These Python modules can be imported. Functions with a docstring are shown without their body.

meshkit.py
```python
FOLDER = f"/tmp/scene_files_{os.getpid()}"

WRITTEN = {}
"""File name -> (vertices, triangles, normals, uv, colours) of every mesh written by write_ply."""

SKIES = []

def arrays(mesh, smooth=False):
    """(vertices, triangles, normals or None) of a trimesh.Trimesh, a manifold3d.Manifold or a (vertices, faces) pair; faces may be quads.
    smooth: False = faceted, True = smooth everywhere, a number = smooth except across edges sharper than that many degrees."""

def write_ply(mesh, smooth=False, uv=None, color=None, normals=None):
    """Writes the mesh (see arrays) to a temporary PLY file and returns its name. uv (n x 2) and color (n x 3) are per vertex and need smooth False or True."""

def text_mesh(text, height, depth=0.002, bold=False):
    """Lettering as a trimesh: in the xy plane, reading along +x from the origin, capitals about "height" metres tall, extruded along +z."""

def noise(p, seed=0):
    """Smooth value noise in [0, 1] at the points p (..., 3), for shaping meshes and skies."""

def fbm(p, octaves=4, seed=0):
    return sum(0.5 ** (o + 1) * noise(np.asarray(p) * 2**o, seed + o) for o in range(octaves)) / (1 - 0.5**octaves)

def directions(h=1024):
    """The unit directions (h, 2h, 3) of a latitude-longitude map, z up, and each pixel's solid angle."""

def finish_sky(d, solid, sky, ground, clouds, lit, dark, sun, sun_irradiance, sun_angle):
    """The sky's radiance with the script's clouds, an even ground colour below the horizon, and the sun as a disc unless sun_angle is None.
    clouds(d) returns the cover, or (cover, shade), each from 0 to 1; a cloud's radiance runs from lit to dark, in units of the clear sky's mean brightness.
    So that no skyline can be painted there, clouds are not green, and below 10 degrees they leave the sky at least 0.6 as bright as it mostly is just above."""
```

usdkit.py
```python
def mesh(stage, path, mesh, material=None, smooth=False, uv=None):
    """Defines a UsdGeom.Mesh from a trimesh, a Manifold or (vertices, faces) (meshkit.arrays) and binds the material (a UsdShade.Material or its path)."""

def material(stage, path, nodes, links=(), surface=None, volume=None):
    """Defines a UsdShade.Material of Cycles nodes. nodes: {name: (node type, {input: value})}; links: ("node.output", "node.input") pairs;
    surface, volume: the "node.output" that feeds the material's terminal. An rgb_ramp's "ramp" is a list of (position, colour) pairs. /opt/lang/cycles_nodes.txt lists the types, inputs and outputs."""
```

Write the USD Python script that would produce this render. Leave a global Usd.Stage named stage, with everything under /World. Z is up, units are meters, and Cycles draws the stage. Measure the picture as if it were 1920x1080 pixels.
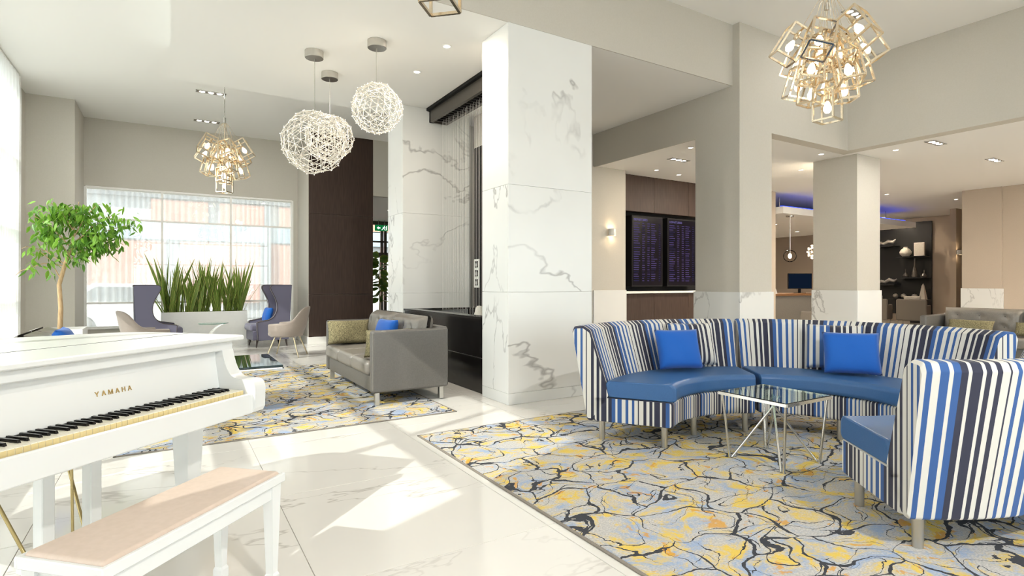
import math, random, re
import numpy as np
import trimesh
import manifold3d as m3
import shapely.geometry as sg
import meshkit, usdkit
from pxr import Usd, UsdGeom, UsdLux, UsdShade, Gf, Sdf, Vt

stage = Usd.Stage.CreateInMemory()
UsdGeom.SetStageUpAxis(stage, 'Z')
UsdGeom.SetStageMetersPerUnit(stage, 1.0)
UsdGeom.Xform.Define(stage, '/World')
UsdGeom.Scope.Define(stage, '/World/Looks')
R = random.Random(7)
NR = np.random.default_rng(11)
PI = math.pi

# ------------------------------------------------------------------ camera, sky, sun, exposure
cam = UsdGeom.Camera.Define(stage, '/World/camera')
cam.AddTranslateOp().Set(Gf.Vec3d(0, 0, 1.28))
cam.AddRotateXYZOp().Set(Gf.Vec3f(90, 0, -31.5))
cam.CreateHorizontalApertureAttr(36.0)
cam.CreateVerticalApertureAttr(20.25)
cam.CreateFocalLengthAttr(36.0 * 1044.6 / 1920)
cam.CreateVerticalApertureOffsetAttr(-10 / 1920 * 36.0)
cam.CreateClippingRangeAttr(Gf.Vec2f(0.05, 500))
cam.CreateExposureAttr(-0.36)

sky = UsdLux.DomeLight.Define(stage, '/World/sky')
sky.CreateIntensityAttr(2.1)
sky.CreateColorAttr(Gf.Vec3f(0.90, 0.96, 1.0))
SUN_D = np.array([1.0, 0.42, -0.85]); SUN_D /= np.linalg.norm(SUN_D)
sun = UsdLux.DistantLight.Define(stage, '/World/sun')
SUN_E = 7.5            # irradiance of the sun
sun.CreateIntensityAttr(SUN_E / 8.61e-5)
sun.CreateColorAttr(Gf.Vec3f(1.0, 0.965, 0.90))
sun.CreateAngleAttr(0.6)
sun.AddRotateXYZOp().Set(Gf.Vec3f(math.degrees(math.acos(-SUN_D[2])), 0, math.degrees(math.atan2(SUN_D[1], SUN_D[0])) - 90))
LAMP = 3.0          # strength of all recessed lamps

# ------------------------------------------------------------------ mesh helpers
def tm(m):
    if isinstance(m, m3.Manifold):
        a = m.to_mesh()
        return trimesh.Trimesh(np.array(a.vert_properties[:, :3]), np.array(a.tri_verts), process=False)
    return m

def join(*ms):
    out = []
    for m in ms:
        if isinstance(m, (list, tuple)):
            out += [tm(x) for x in m]
        else:
            out.append(tm(m))
    return trimesh.util.concatenate(out)

def box(x0, y0, z0, x1, y1, z1):
    b = trimesh.creation.box((x1 - x0, y1 - y0, z1 - z0))
    b.apply_translation(((x0 + x1) / 2, (y0 + y1) / 2, (z0 + z1) / 2))
    return b

def cbox(x0, y0, z0, x1, y1, z1, c=0.004):
    """box with chamfered edges"""
    c = min(c, (x1 - x0) * .45, (y1 - y0) * .45, (z1 - z0) * .45)
    p = []
    for i in (0, 1):
        for j in (0, 1):
            for k in (0, 1):
                X = (x0, x1)[i]; Y = (y0, y1)[j]; Z = (z0, z1)[k]
                dx = c * (1 - 2 * i); dy = c * (1 - 2 * j); dz = c * (1 - 2 * k)
                p += [(X, Y + dy, Z + dz), (X + dx, Y, Z + dz), (X + dx, Y + dy, Z)]
    return tm(m3.Manifold.hull_points(np.array(p, float)))

def hull(pts):
    return tm(m3.Manifold.hull_points(np.array(pts, float)))

def rbox(x0, y0, z0, x1, y1, z1, r=0.03, n=16):
    r = min(r, (x1 - x0) * .49, (y1 - y0) * .49, (z1 - z0) * .49)
    s = m3.Manifold.sphere(r, n)
    return tm(m3.Manifold.batch_hull([s.translate((X, Y, Z)) for X in (x0 + r, x1 - r) for Y in (y0 + r, y1 - r) for Z in (z0 + r, z1 - r)]))

def frame_of(d):
    d = np.asarray(d, float); d = d / (np.linalg.norm(d) + 1e-12)
    a = np.cross(d, [0, 0, 1.0] if abs(d[2]) < .9 else [1.0, 0, 0]); a /= np.linalg.norm(a)
    return d, a, np.cross(d, a)

def rod(p0, p1, r0, r1=None, n=10):
    p0 = np.asarray(p0, float); p1 = np.asarray(p1, float); r1 = r0 if r1 is None else r1
    d, a, b = frame_of(p1 - p0)
    t = np.arange(n) * 2 * PI / n
    ring = np.cos(t)[:, None] * a + np.sin(t)[:, None] * b
    v = np.vstack([p0 + ring * r0, p1 + ring * r1, [p0], [p1]])
    f = []
    for i in range(n):
        j = (i + 1) % n
        f += [(i, n + i, j), (j, n + i, n + j), (2 * n, i, j), (2 * n + 1, n + j, n + i)]
    return trimesh.Trimesh(v, f, process=False)

def tube(pts, rad, n=8):
    p = np.asarray(pts, float); rad = np.broadcast_to(rad, (len(p),))
    t = np.gradient(p, axis=0); t /= np.linalg.norm(t, axis=1, keepdims=True) + 1e-12
    _, a, _ = frame_of(t[0]); v = []
    for k in range(len(p)):
        a = a - t[k] * np.dot(a, t[k]); a /= np.linalg.norm(a) + 1e-12
        b = np.cross(t[k], a); ang = np.arange(n) * 2 * PI / n
        v.append(p[k] + rad[k] * (np.cos(ang)[:, None] * a + np.sin(ang)[:, None] * b))
    m = len(p); v = np.vstack(v + [p[:1], p[-1:]]); f = []
    for k in range(m - 1):
        for i in range(n):
            j = (i + 1) % n
            f += [(k * n + i, k * n + j, (k + 1) * n + i), (k * n + j, (k + 1) * n + j, (k + 1) * n + i)]
    for i in range(n):
        j = (i + 1) % n
        f += [(m * n, j, i), (m * n + 1, (m - 1) * n + i, (m - 1) * n + j)]
    return trimesh.Trimesh(v, f, process=False)

def lathe(prof, n=32):
    return trimesh.creation.revolve(np.array(prof, float), sections=n)

def extrude(poly, h, z0=0.0):
    if not isinstance(poly, (sg.Polygon, sg.MultiPolygon)):
        poly = sg.Polygon(poly)
    m = join([trimesh.creation.extrude_polygon(g, h, engine='earcut') for g in getattr(poly, 'geoms', [poly])])
    m.apply_translation((0, 0, z0))
    return m

def mv(m, t=(0, 0, 0), rx=0, ry=0, rz=0, s=None):
    m = m.copy()
    if s is not None:
        m.apply_scale(s)
    for a, ax in ((rx, (1, 0, 0)), (ry, (0, 1, 0)), (rz, (0, 0, 1))):
        if a:
            m.apply_transform(trimesh.transformations.rotation_matrix(a, ax))
    m.apply_translation(t)
    return m

def basis(m, X, Y, Z, o=(0, 0, 0)):
    M = np.eye(4); M[:3, 0] = X; M[:3, 1] = Y; M[:3, 2] = Z; M[:3, 3] = o
    m = m.copy(); m.apply_transform(M)
    return m

def grid(P):
    """P: (a, b, 3) points -> open surface"""
    a, b, _ = P.shape
    i, j = np.meshgrid(np.arange(a - 1), np.arange(b - 1), indexing='ij')
    q = np.stack([i * b + j, (i + 1) * b + j, (i + 1) * b + j + 1, i * b + j + 1], -1).reshape(-1, 4)
    return trimesh.Trimesh(P.reshape(-1, 3), np.vstack([q[:, [0, 1, 2]], q[:, [0, 2, 3]]]), process=False)

def pillow(w, h, t, n=18, pinch=0.04):
    """stuffed square cushion in xz plane, thickness along y, centred"""
    g = np.linspace(-1, 1, n)
    U, V = np.meshgrid(g, g, indexing='ij')
    ed = np.clip((1 - U ** 4) * (1 - V ** 4), 0, 1) ** 0.5
    pin = 1 - pinch * (np.cos(U * PI / 2) ** 1) * np.abs(V) ** 3
    pin2 = 1 - pinch * (np.cos(V * PI / 2) ** 1) * np.abs(U) ** 3
    X = U * w / 2 * pin2; Z = V * h / 2 * pin
    crease = 1 + 0.05 * np.sin(U * 5 + V * 3) * ed
    a = grid(np.stack([X, t / 2 * ed * crease, Z], -1)); b = grid(np.stack([X, -t / 2 * ed * crease, Z], -1))
    a.invert()
    m = join(a, b); m.merge_vertices(); trimesh.repair.fix_normals(m)
    return m

# ------------------------------------------------------------------ prim helpers
COUNT = {}
def numbered(parent, name):
    k = (parent, name); c = COUNT.get(k, 0); COUNT[k] = c + 1
    return f'{parent}/{name}' if c == 0 else f'{parent}/{name}_{c:03d}'

def tag(p, label=None, cat=None, group=None, kind=None):
    for k, v in (('label', label), ('category', cat), ('group', group), ('kind', kind)):
        if v:
            p.SetCustomDataByKey(k, v)
    return p

def thing(name, label=None, cat=None, loc=(0, 0, 0), rotz=0.0, group=None, kind=None):
    path = numbered('/World', name)
    x = UsdGeom.Xform.Define(stage, path)
    x.AddTranslateOp().Set(Gf.Vec3d(*map(float, loc)))
    if rotz:
        x.AddRotateZOp().Set(float(math.degrees(rotz)))
    tag(x.GetPrim(), label, cat, group, kind)
    return path

def part(parent, name, m, mat, smooth=False, label=None, kind=None, uv=None):
    path = numbered(parent, name)
    q = usdkit.mesh(stage, path, tm(m), MAT[mat], smooth=smooth, uv=uv)
    tag(q.GetPrim(), label, None, None, kind)
    return path

def single(name, m, mat, label=None, cat=None, smooth=False, group=None, kind=None, loc=None, rotz=0, uv=None):
    path = numbered('/World', name)
    q = usdkit.mesh(stage, path, tm(m), MAT[mat], smooth=smooth, uv=uv)
    if loc is not None:
        q.AddTranslateOp().Set(Gf.Vec3d(*map(float, loc)))
    if rotz:
        q.AddRotateZOp().Set(float(math.degrees(rotz)))
    tag(q.GetPrim(), label, cat, group, kind)
    return path

def copy(src, loc, rotz=0.0, label=None, group=None, cat=None):
    was = stage.GetPrimAtPath(src).GetCustomData()
    base = re.sub(r'_\d{3}$', '', src.rsplit('/', 1)[1])
    path = numbered('/World', base)
    x = UsdGeom.Xform.Define(stage, path)
    x.GetPrim().GetReferences().AddInternalReference(src)
    x.GetPrim().SetInstanceable(True)
    x.ClearXformOpOrder()
    M = Gf.Matrix4d().SetRotate(Gf.Rotation(Gf.Vec3d(0, 0, 1), math.degrees(rotz)))
    M.SetTranslateOnly(Gf.Vec3d(*map(float, loc)))
    x.AddTransformOp(opSuffix='place').Set(M)
    tag(x.GetPrim(), label or was.get('label'), cat or was.get('category'), group or was.get('group'))
    return path

# ------------------------------------------------------------------ materials
def S(r, g, b):
    f = lambda c: (c / 255 / 12.92) if c / 255 <= .04045 else ((c / 255 + .055) / 1.055) ** 2.4
    return (f(r), f(g), f(b))

MAT = {}
def mat(name, nodes, links, surface='p.BSDF'):
    MAT[name] = usdkit.material(stage, f'/World/Looks/{name}', nodes, links, surface=surface)

def simple(name, col, rough=0.5, metal=0.0, **kw):
    mat(name, {'p': ('principled_bsdf', {'base_color': col, 'roughness': rough, 'metallic': metal, **kw})}, [])

def bumpy(name, col, col2, scale, rough=0.6, bump=0.3, dist=0.002, lo=.35, hi=.65, stretch=(1, 1, 1), **kw):
    """two-tone noise with fine relief, in object space"""
    mat(name, {'t': ('texture_coordinate', {}), 'm': ('mapping', {'scale': stretch}),
               'n': ('noise_texture', {'scale': scale, 'detail': 4.0, 'roughness': .6}),
               'r': ('rgb_ramp', {'ramp': [(0, col), (lo, col), (hi, col2), (1, col2)]}),
               'b': ('bump', {'strength': bump, 'distance': dist}),
               'p': ('principled_bsdf', {'roughness': rough, **kw})},
        [('t.object', 'm.vector'), ('m.vector', 'n.vector'), ('n.fac', 'r.fac'), ('r.color', 'p.base_color'), ('n.fac', 'b.height'), ('b.normal', 'p.normal')])

def emit(name, col, strength):
    mat(name, {'e': ('emission', {'color': col, 'strength': strength})}, [], surface='e.emission')

def marble(name, base, vein, rough, scale=0.55, rot=(0.4, 0.5, 0.75), amount=.75, coat=0.0, width=.014):
    mat(name, {
        'g': ('geometry', {}), 'oi': ('object_info', {}),
        'k': ('vector_math', {'math_type': 'scale', 'vector1': (13.7, 7.3, 5.1)}),
        'add': ('vector_math', {'math_type': 'add'}),
        'm': ('mapping', {'rotation': rot, 'scale': (1.0, 2.9, 1.3)}),
        'n': ('noise_texture', {'scale': scale, 'detail': 5.0, 'roughness': .55, 'distortion': .35}),
        's': ('math', {'math_type': 'subtract', 'value2': .5}), 'a': ('math', {'math_type': 'absolute'}),
        'v': ('map_range', {'from_min': 0.0, 'from_max': width, 'to_min': 1.0, 'to_max': 0.0, 'clamp': True}),
        'mk': ('noise_texture', {'scale': .8, 'detail': 3.0}),
        'mr': ('map_range', {'from_min': .43, 'from_max': .60, 'to_min': 0.0, 'to_max': amount, 'clamp': True}),
        'mu': ('math', {'math_type': 'multiply'}),
        'soft': ('noise_texture', {'scale': 1.2, 'detail': 2.0}),
        'sr': ('rgb_ramp', {'ramp': [(0, tuple(c * .93 for c in base)), (.6, base), (1, base)]}),
        'mx': ('mix_color', {'b': vein}),
        'p': ('principled_bsdf', {'roughness': rough, 'coat_weight': coat, 'coat_roughness': .03})},
        [('oi.random', 'k.scale'), ('g.position', 'add.vector1'), ('k.vector', 'add.vector2'), ('add.vector', 'm.vector'), ('m.vector', 'n.vector'),
         ('n.fac', 's.value1'), ('s.value', 'a.value1'), ('a.value', 'v.value'), ('add.vector', 'mk.vector'), ('mk.fac', 'mr.value'),
         ('v.result', 'mu.value1'), ('mr.result', 'mu.value2'), ('mu.value', 'mx.fac'), ('add.vector', 'soft.vector'), ('soft.fac', 'sr.fac'),
         ('sr.color', 'mx.a'), ('mx.result', 'p.base_color')])

simple('ceiling_paint', S(243, 241, 237), .9)
bumpy('wall_paint', S(198, 193, 182), S(201, 196, 186), 60, rough=.85, bump=.05)
bumpy('wall_tan', S(190, 176, 160), S(194, 180, 164), 60, rough=.85, bump=.05)
simple('white_trim', S(240, 238, 233), .45)
marble('marble_wall', S(232, 232, 229), S(150, 148, 146), .24, scale=.5, rot=(.35, .75, .6), width=.011)
marble('marble_floor', S(230, 227, 222), S(150, 142, 134), .09, scale=.5, rot=(0, 0, .5), amount=.5, width=.007)
simple('grout', S(214, 208, 200), .7)
bumpy('dark_wood', S(60, 47, 41), S(72, 57, 50), 3, rough=.5, bump=.1, stretch=(14, 14, 1), specular_ior_level=.25)
bumpy('black_stone', S(24, 22, 22), S(32, 30, 30), 8, rough=.16, bump=.02)
simple('black_matte', S(17, 16, 18), .6, specular_ior_level=.2)
simple('charcoal_wall', S(35, 37, 39), .5)
simple('bronze', S(92, 87, 80), .35, .6)
simple('chrome', S(225, 224, 220), .12, 1.0)
simple('nickel', S(205, 202, 196), .28, 1.0)
simple('champagne', S(236, 220, 194), .17, 1.0)
simple('silver_wire', S(228, 223, 214), .35, .5)
simple('brass', S(176, 158, 112), .3, 1.0)
simple('gold_leg', S(214, 200, 168), .25, 1.0)
simple('piano_white', S(226, 227, 226), .32, 0, coat_weight=.25, coat_roughness=.12)
simple('key_ivory', S(238, 232, 214), .3)
simple('key_front', S(226, 205, 150), .4)
simple('key_black', S(18, 17, 18), .25)
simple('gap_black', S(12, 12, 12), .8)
bumpy('bench_vinyl', S(204, 185, 170), S(209, 190, 176), 40, rough=.4, bump=.1)
bumpy('leather_grey', S(94, 91, 87), S(100, 97, 93), 70, rough=.36, bump=.25)
bumpy('leather_light', S(120, 115, 108), S(128, 122, 115), 60, rough=.32, bump=.3)
bumpy('olive_tweed', S(84, 78, 56), S(158, 148, 112), 140, rough=.9, bump=.6, stretch=(1, 1, .35))
bumpy('cobalt_fabric', S(2, 84, 172), S(5, 91, 182), 260, rough=.85, bump=.4, sheen_weight=.2)
bumpy('violet_fabric', S(98, 96, 116), S(108, 106, 126), 200, rough=.9, bump=.4, sheen_weight=.3)
bumpy('taupe_velvet', S(140, 128, 119), S(150, 138, 129), 120, rough=.8, bump=.3, sheen_weight=.3)
bumpy('dark_piping', S(70, 62, 60), S(80, 72, 68), 100, rough=.8)
bumpy('seat_blue', S(50, 92, 142), S(54, 97, 148), 150, rough=.42, bump=.15)
bumpy('planter_white', S(238, 237, 233), S(241, 240, 236), 20, rough=.4, bump=.02)
bumpy('soil', S(58, 46, 36), S(82, 66, 50), 40, rough=.95, bump=1, dist=.02)
bumpy('bark', S(176, 146, 108), S(206, 176, 136), 25, rough=.85, bump=.6, stretch=(2, 2, .4))
bumpy('grey_chair', S(128, 121, 113), S(138, 131, 122), 90, rough=.8)
bumpy('wood_counter', S(138, 98, 64), S(156, 114, 76), 6, rough=.4, stretch=(1, 12, 12))
bumpy('silver_decor', S(190, 186, 180), S(205, 200, 194), 20, rough=.3, metallic=.6)
bumpy('smoked_silver', S(104, 100, 98), S(124, 120, 116), 20, rough=.15, metallic=.5)
bumpy('white_relief', S(228, 222, 212), S(236, 231, 222), 60, rough=.8, bump=1, dist=.01)
bumpy('asphalt', S(104, 104, 104), S(116, 116, 114), 12, rough=.9)
simple('car_paint', S(170, 172, 176), .2, 0, coat_weight=.8)
simple('car_glass', S(60, 66, 72), .1)
simple('tyre', S(30, 30, 32), .8)
simple('facade_grey', S(96, 100, 104), .8)
simple('facade_white', S(150, 152, 153), .8)
simple('facade_glass', S(120, 136, 146), .12)
mat('brick_pink', {'g': ('geometry', {}), 'sx': ('separate_xyz', {}), 'c': ('combine_xyz', {}),
                   'b': ('brick_texture', {'color1': S(168, 112, 92), 'color2': S(156, 100, 82), 'mortar': S(170, 140, 126), 'scale': 3.0}), 'p': ('principled_bsdf', {'roughness': .9})},
    [('g.position', 'sx.vector'), ('sx.x', 'c.x'), ('sx.z', 'c.y'), ('c.vector', 'b.vector'), ('b.color', 'p.base_color')])
emit('lamp_glow', (1.0, .93, .82), 14.0)
emit('bulb_glow', (1.0, .82, .58), 3.5)
emit('led_glow', (1.0, .92, .80), 2.6)
emit('blue_led', (.05, .10, 1.0), 2.4)
emit('exit_green', S(20, 140, 70), .8)
emit('exit_white', (1, 1, 1), 1.6)
emit('screen_purple', S(128, 112, 190), .42)
emit('screen_dim', S(84, 78, 140), .36)
emit('screen_header', S(150, 140, 215), .6)
simple('screen_black', S(12, 9, 20), .25, specular_ior_level=.12)
emit('monitor_glow', S(40, 60, 90), .3)

# glass: slab tops refract, panes let sunlight through
mat('table_glass', {'p': ('principled_bsdf', {'base_color': S(214, 236, 226), 'roughness': 0.0, 'transmission_weight': 1.0, 'ior': 1.5})}, [])
mat('smoked_glass', {'p': ('principled_bsdf', {'base_color': S(22, 40, 42), 'roughness': 0.02, 'specular_ior_level': .35})}, [])
mat('glass_edge', {'p': ('principled_bsdf', {'base_color': S(120, 190, 165), 'roughness': .1, 'transmission_weight': .6})}, [])
def pane(name, tint, ior=1.45):
    mat(name, {'t': ('transparent_bsdf', {'color': tint}), 'g': ('glossy_bsdf', {'color': (1, 1, 1), 'roughness': 0.0}), 'f': ('fresnel', {'IOR': ior}), 'm': ('mix_closure', {})},
        [('f.fac', 'm.fac'), ('t.BSDF', 'm.closure1'), ('g.BSDF', 'm.closure2')], surface='m.closure')
pane('window_pane', (.95, .97, .96))
pane('lamp_glass', (.98, .96, .93), 1.15)
def sheer(name, clear, col):
    mat(name, {'t': ('transparent_bsdf', {'color': (1, 1, 1)}), 'l': ('translucent_bsdf', {'color': col}), 'd': ('diffuse_bsdf', {'color': col}),
               'a': ('mix_closure', {'fac': .45}), 'm': ('mix_closure', {'fac': 1 - clear})},
        [('l.BSDF', 'a.closure1'), ('d.BSDF', 'a.closure2'), ('t.BSDF', 'm.closure1'), ('a.closure', 'm.closure2')], surface='m.closure')
sheer('sheer_white', .5, (.92, .92, .90))
sheer('sheer_grey', .34, (.58, .59, .59))

def leafmat(name, stops):
    """leaf colour across its width from uv.x (margins) with mottling"""
    mat(name, {'u': ('attribute', {'attribute': 'st'}), 'sx': ('separate_xyz', {}), 't': ('texture_coordinate', {}), 'n': ('noise_texture', {'scale': 26.0, 'detail': 2.0}),
               'ad': ('math', {'math_type': 'multiply_add', 'value2': .34}), 'r': ('rgb_ramp', {'ramp': stops}),
               'p': ('principled_bsdf', {'roughness': .38}), 'l': ('translucent_bsdf', {}), 'm': ('mix_closure', {'fac': .28})},
        [('u.vector', 'sx.vector'), ('t.object', 'n.vector'), ('n.fac', 'ad.value1'), ('sx.x', 'ad.value3'), ('ad.value', 'r.fac'), ('r.color', 'p.base_color'), ('r.color', 'l.color'),
         ('p.BSDF', 'm.closure1'), ('l.BSDF', 'm.closure2')], surface='m.closure')
G1, G2, YL = S(84, 118, 54), S(144, 168, 82), S(230, 222, 132)
leafmat('snake_leaf', [(0, G1), (.35, G2), (.62, G1), (.8, G2), (.92, YL), (1, YL)])
leafmat('ficus_leaf', [(0, S(92, 140, 40)), (.4, S(124, 172, 58)), (.8, S(150, 196, 76)), (1, S(168, 208, 96))])
leafmat('ficus_leaf_dark', [(0, S(62, 108, 34)), (.4, S(88, 138, 46)), (.8, S(112, 160, 60)), (1, S(130, 176, 74))])
leafmat('big_leaf', [(0, S(60, 100, 40)), (.4, S(84, 122, 50)), (.8, S(150, 160, 62)), (1, S(200, 196, 84))])

# striped weave of the banquettes: uv.x in metres across the stripes
W_, B_, D_ = S(210, 207, 200), S(48, 86, 144), S(42, 44, 64)
seq = [(B_, 25), (W_, 35), (B_, 30), (W_, 40), (B_, 45), (W_, 20), (B_, 40), (D_, 35), (W_, 20), (D_, 55), (W_, 20), (D_, 30), (W_, 30), (D_, 30), (W_, 45), (D_, 10), (W_, 35)]
tot = sum(w for _, w in seq); stops = []; at = 0
for c, w in seq:
    stops += [(at / tot + 1e-4, c), ((at + w) / tot - 1e-4, c)]; at += w
mat('stripes', {'u': ('attribute', {'attribute': 'st'}), 'sx': ('separate_xyz', {}), 'd': ('math', {'math_type': 'divide', 'value2': .415}), 'fr': ('math', {'math_type': 'fraction'}),
                'r': ('rgb_ramp', {'ramp': stops}), 't': ('texture_coordinate', {}), 'n': ('noise_texture', {'scale': 320.0, 'detail': 2.0}), 'b': ('bump', {'strength': .3, 'distance': .001}),
                'p': ('principled_bsdf', {'roughness': .85, 'sheen_weight': .1})},
    [('u.vector', 'sx.vector'), ('sx.x', 'd.value1'), ('d.value', 'fr.value1'), ('fr.value', 'r.fac'), ('r.color', 'p.base_color'), ('t.object', 'n.vector'), ('n.fac', 'b.height'), ('b.normal', 'p.normal')])

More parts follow.
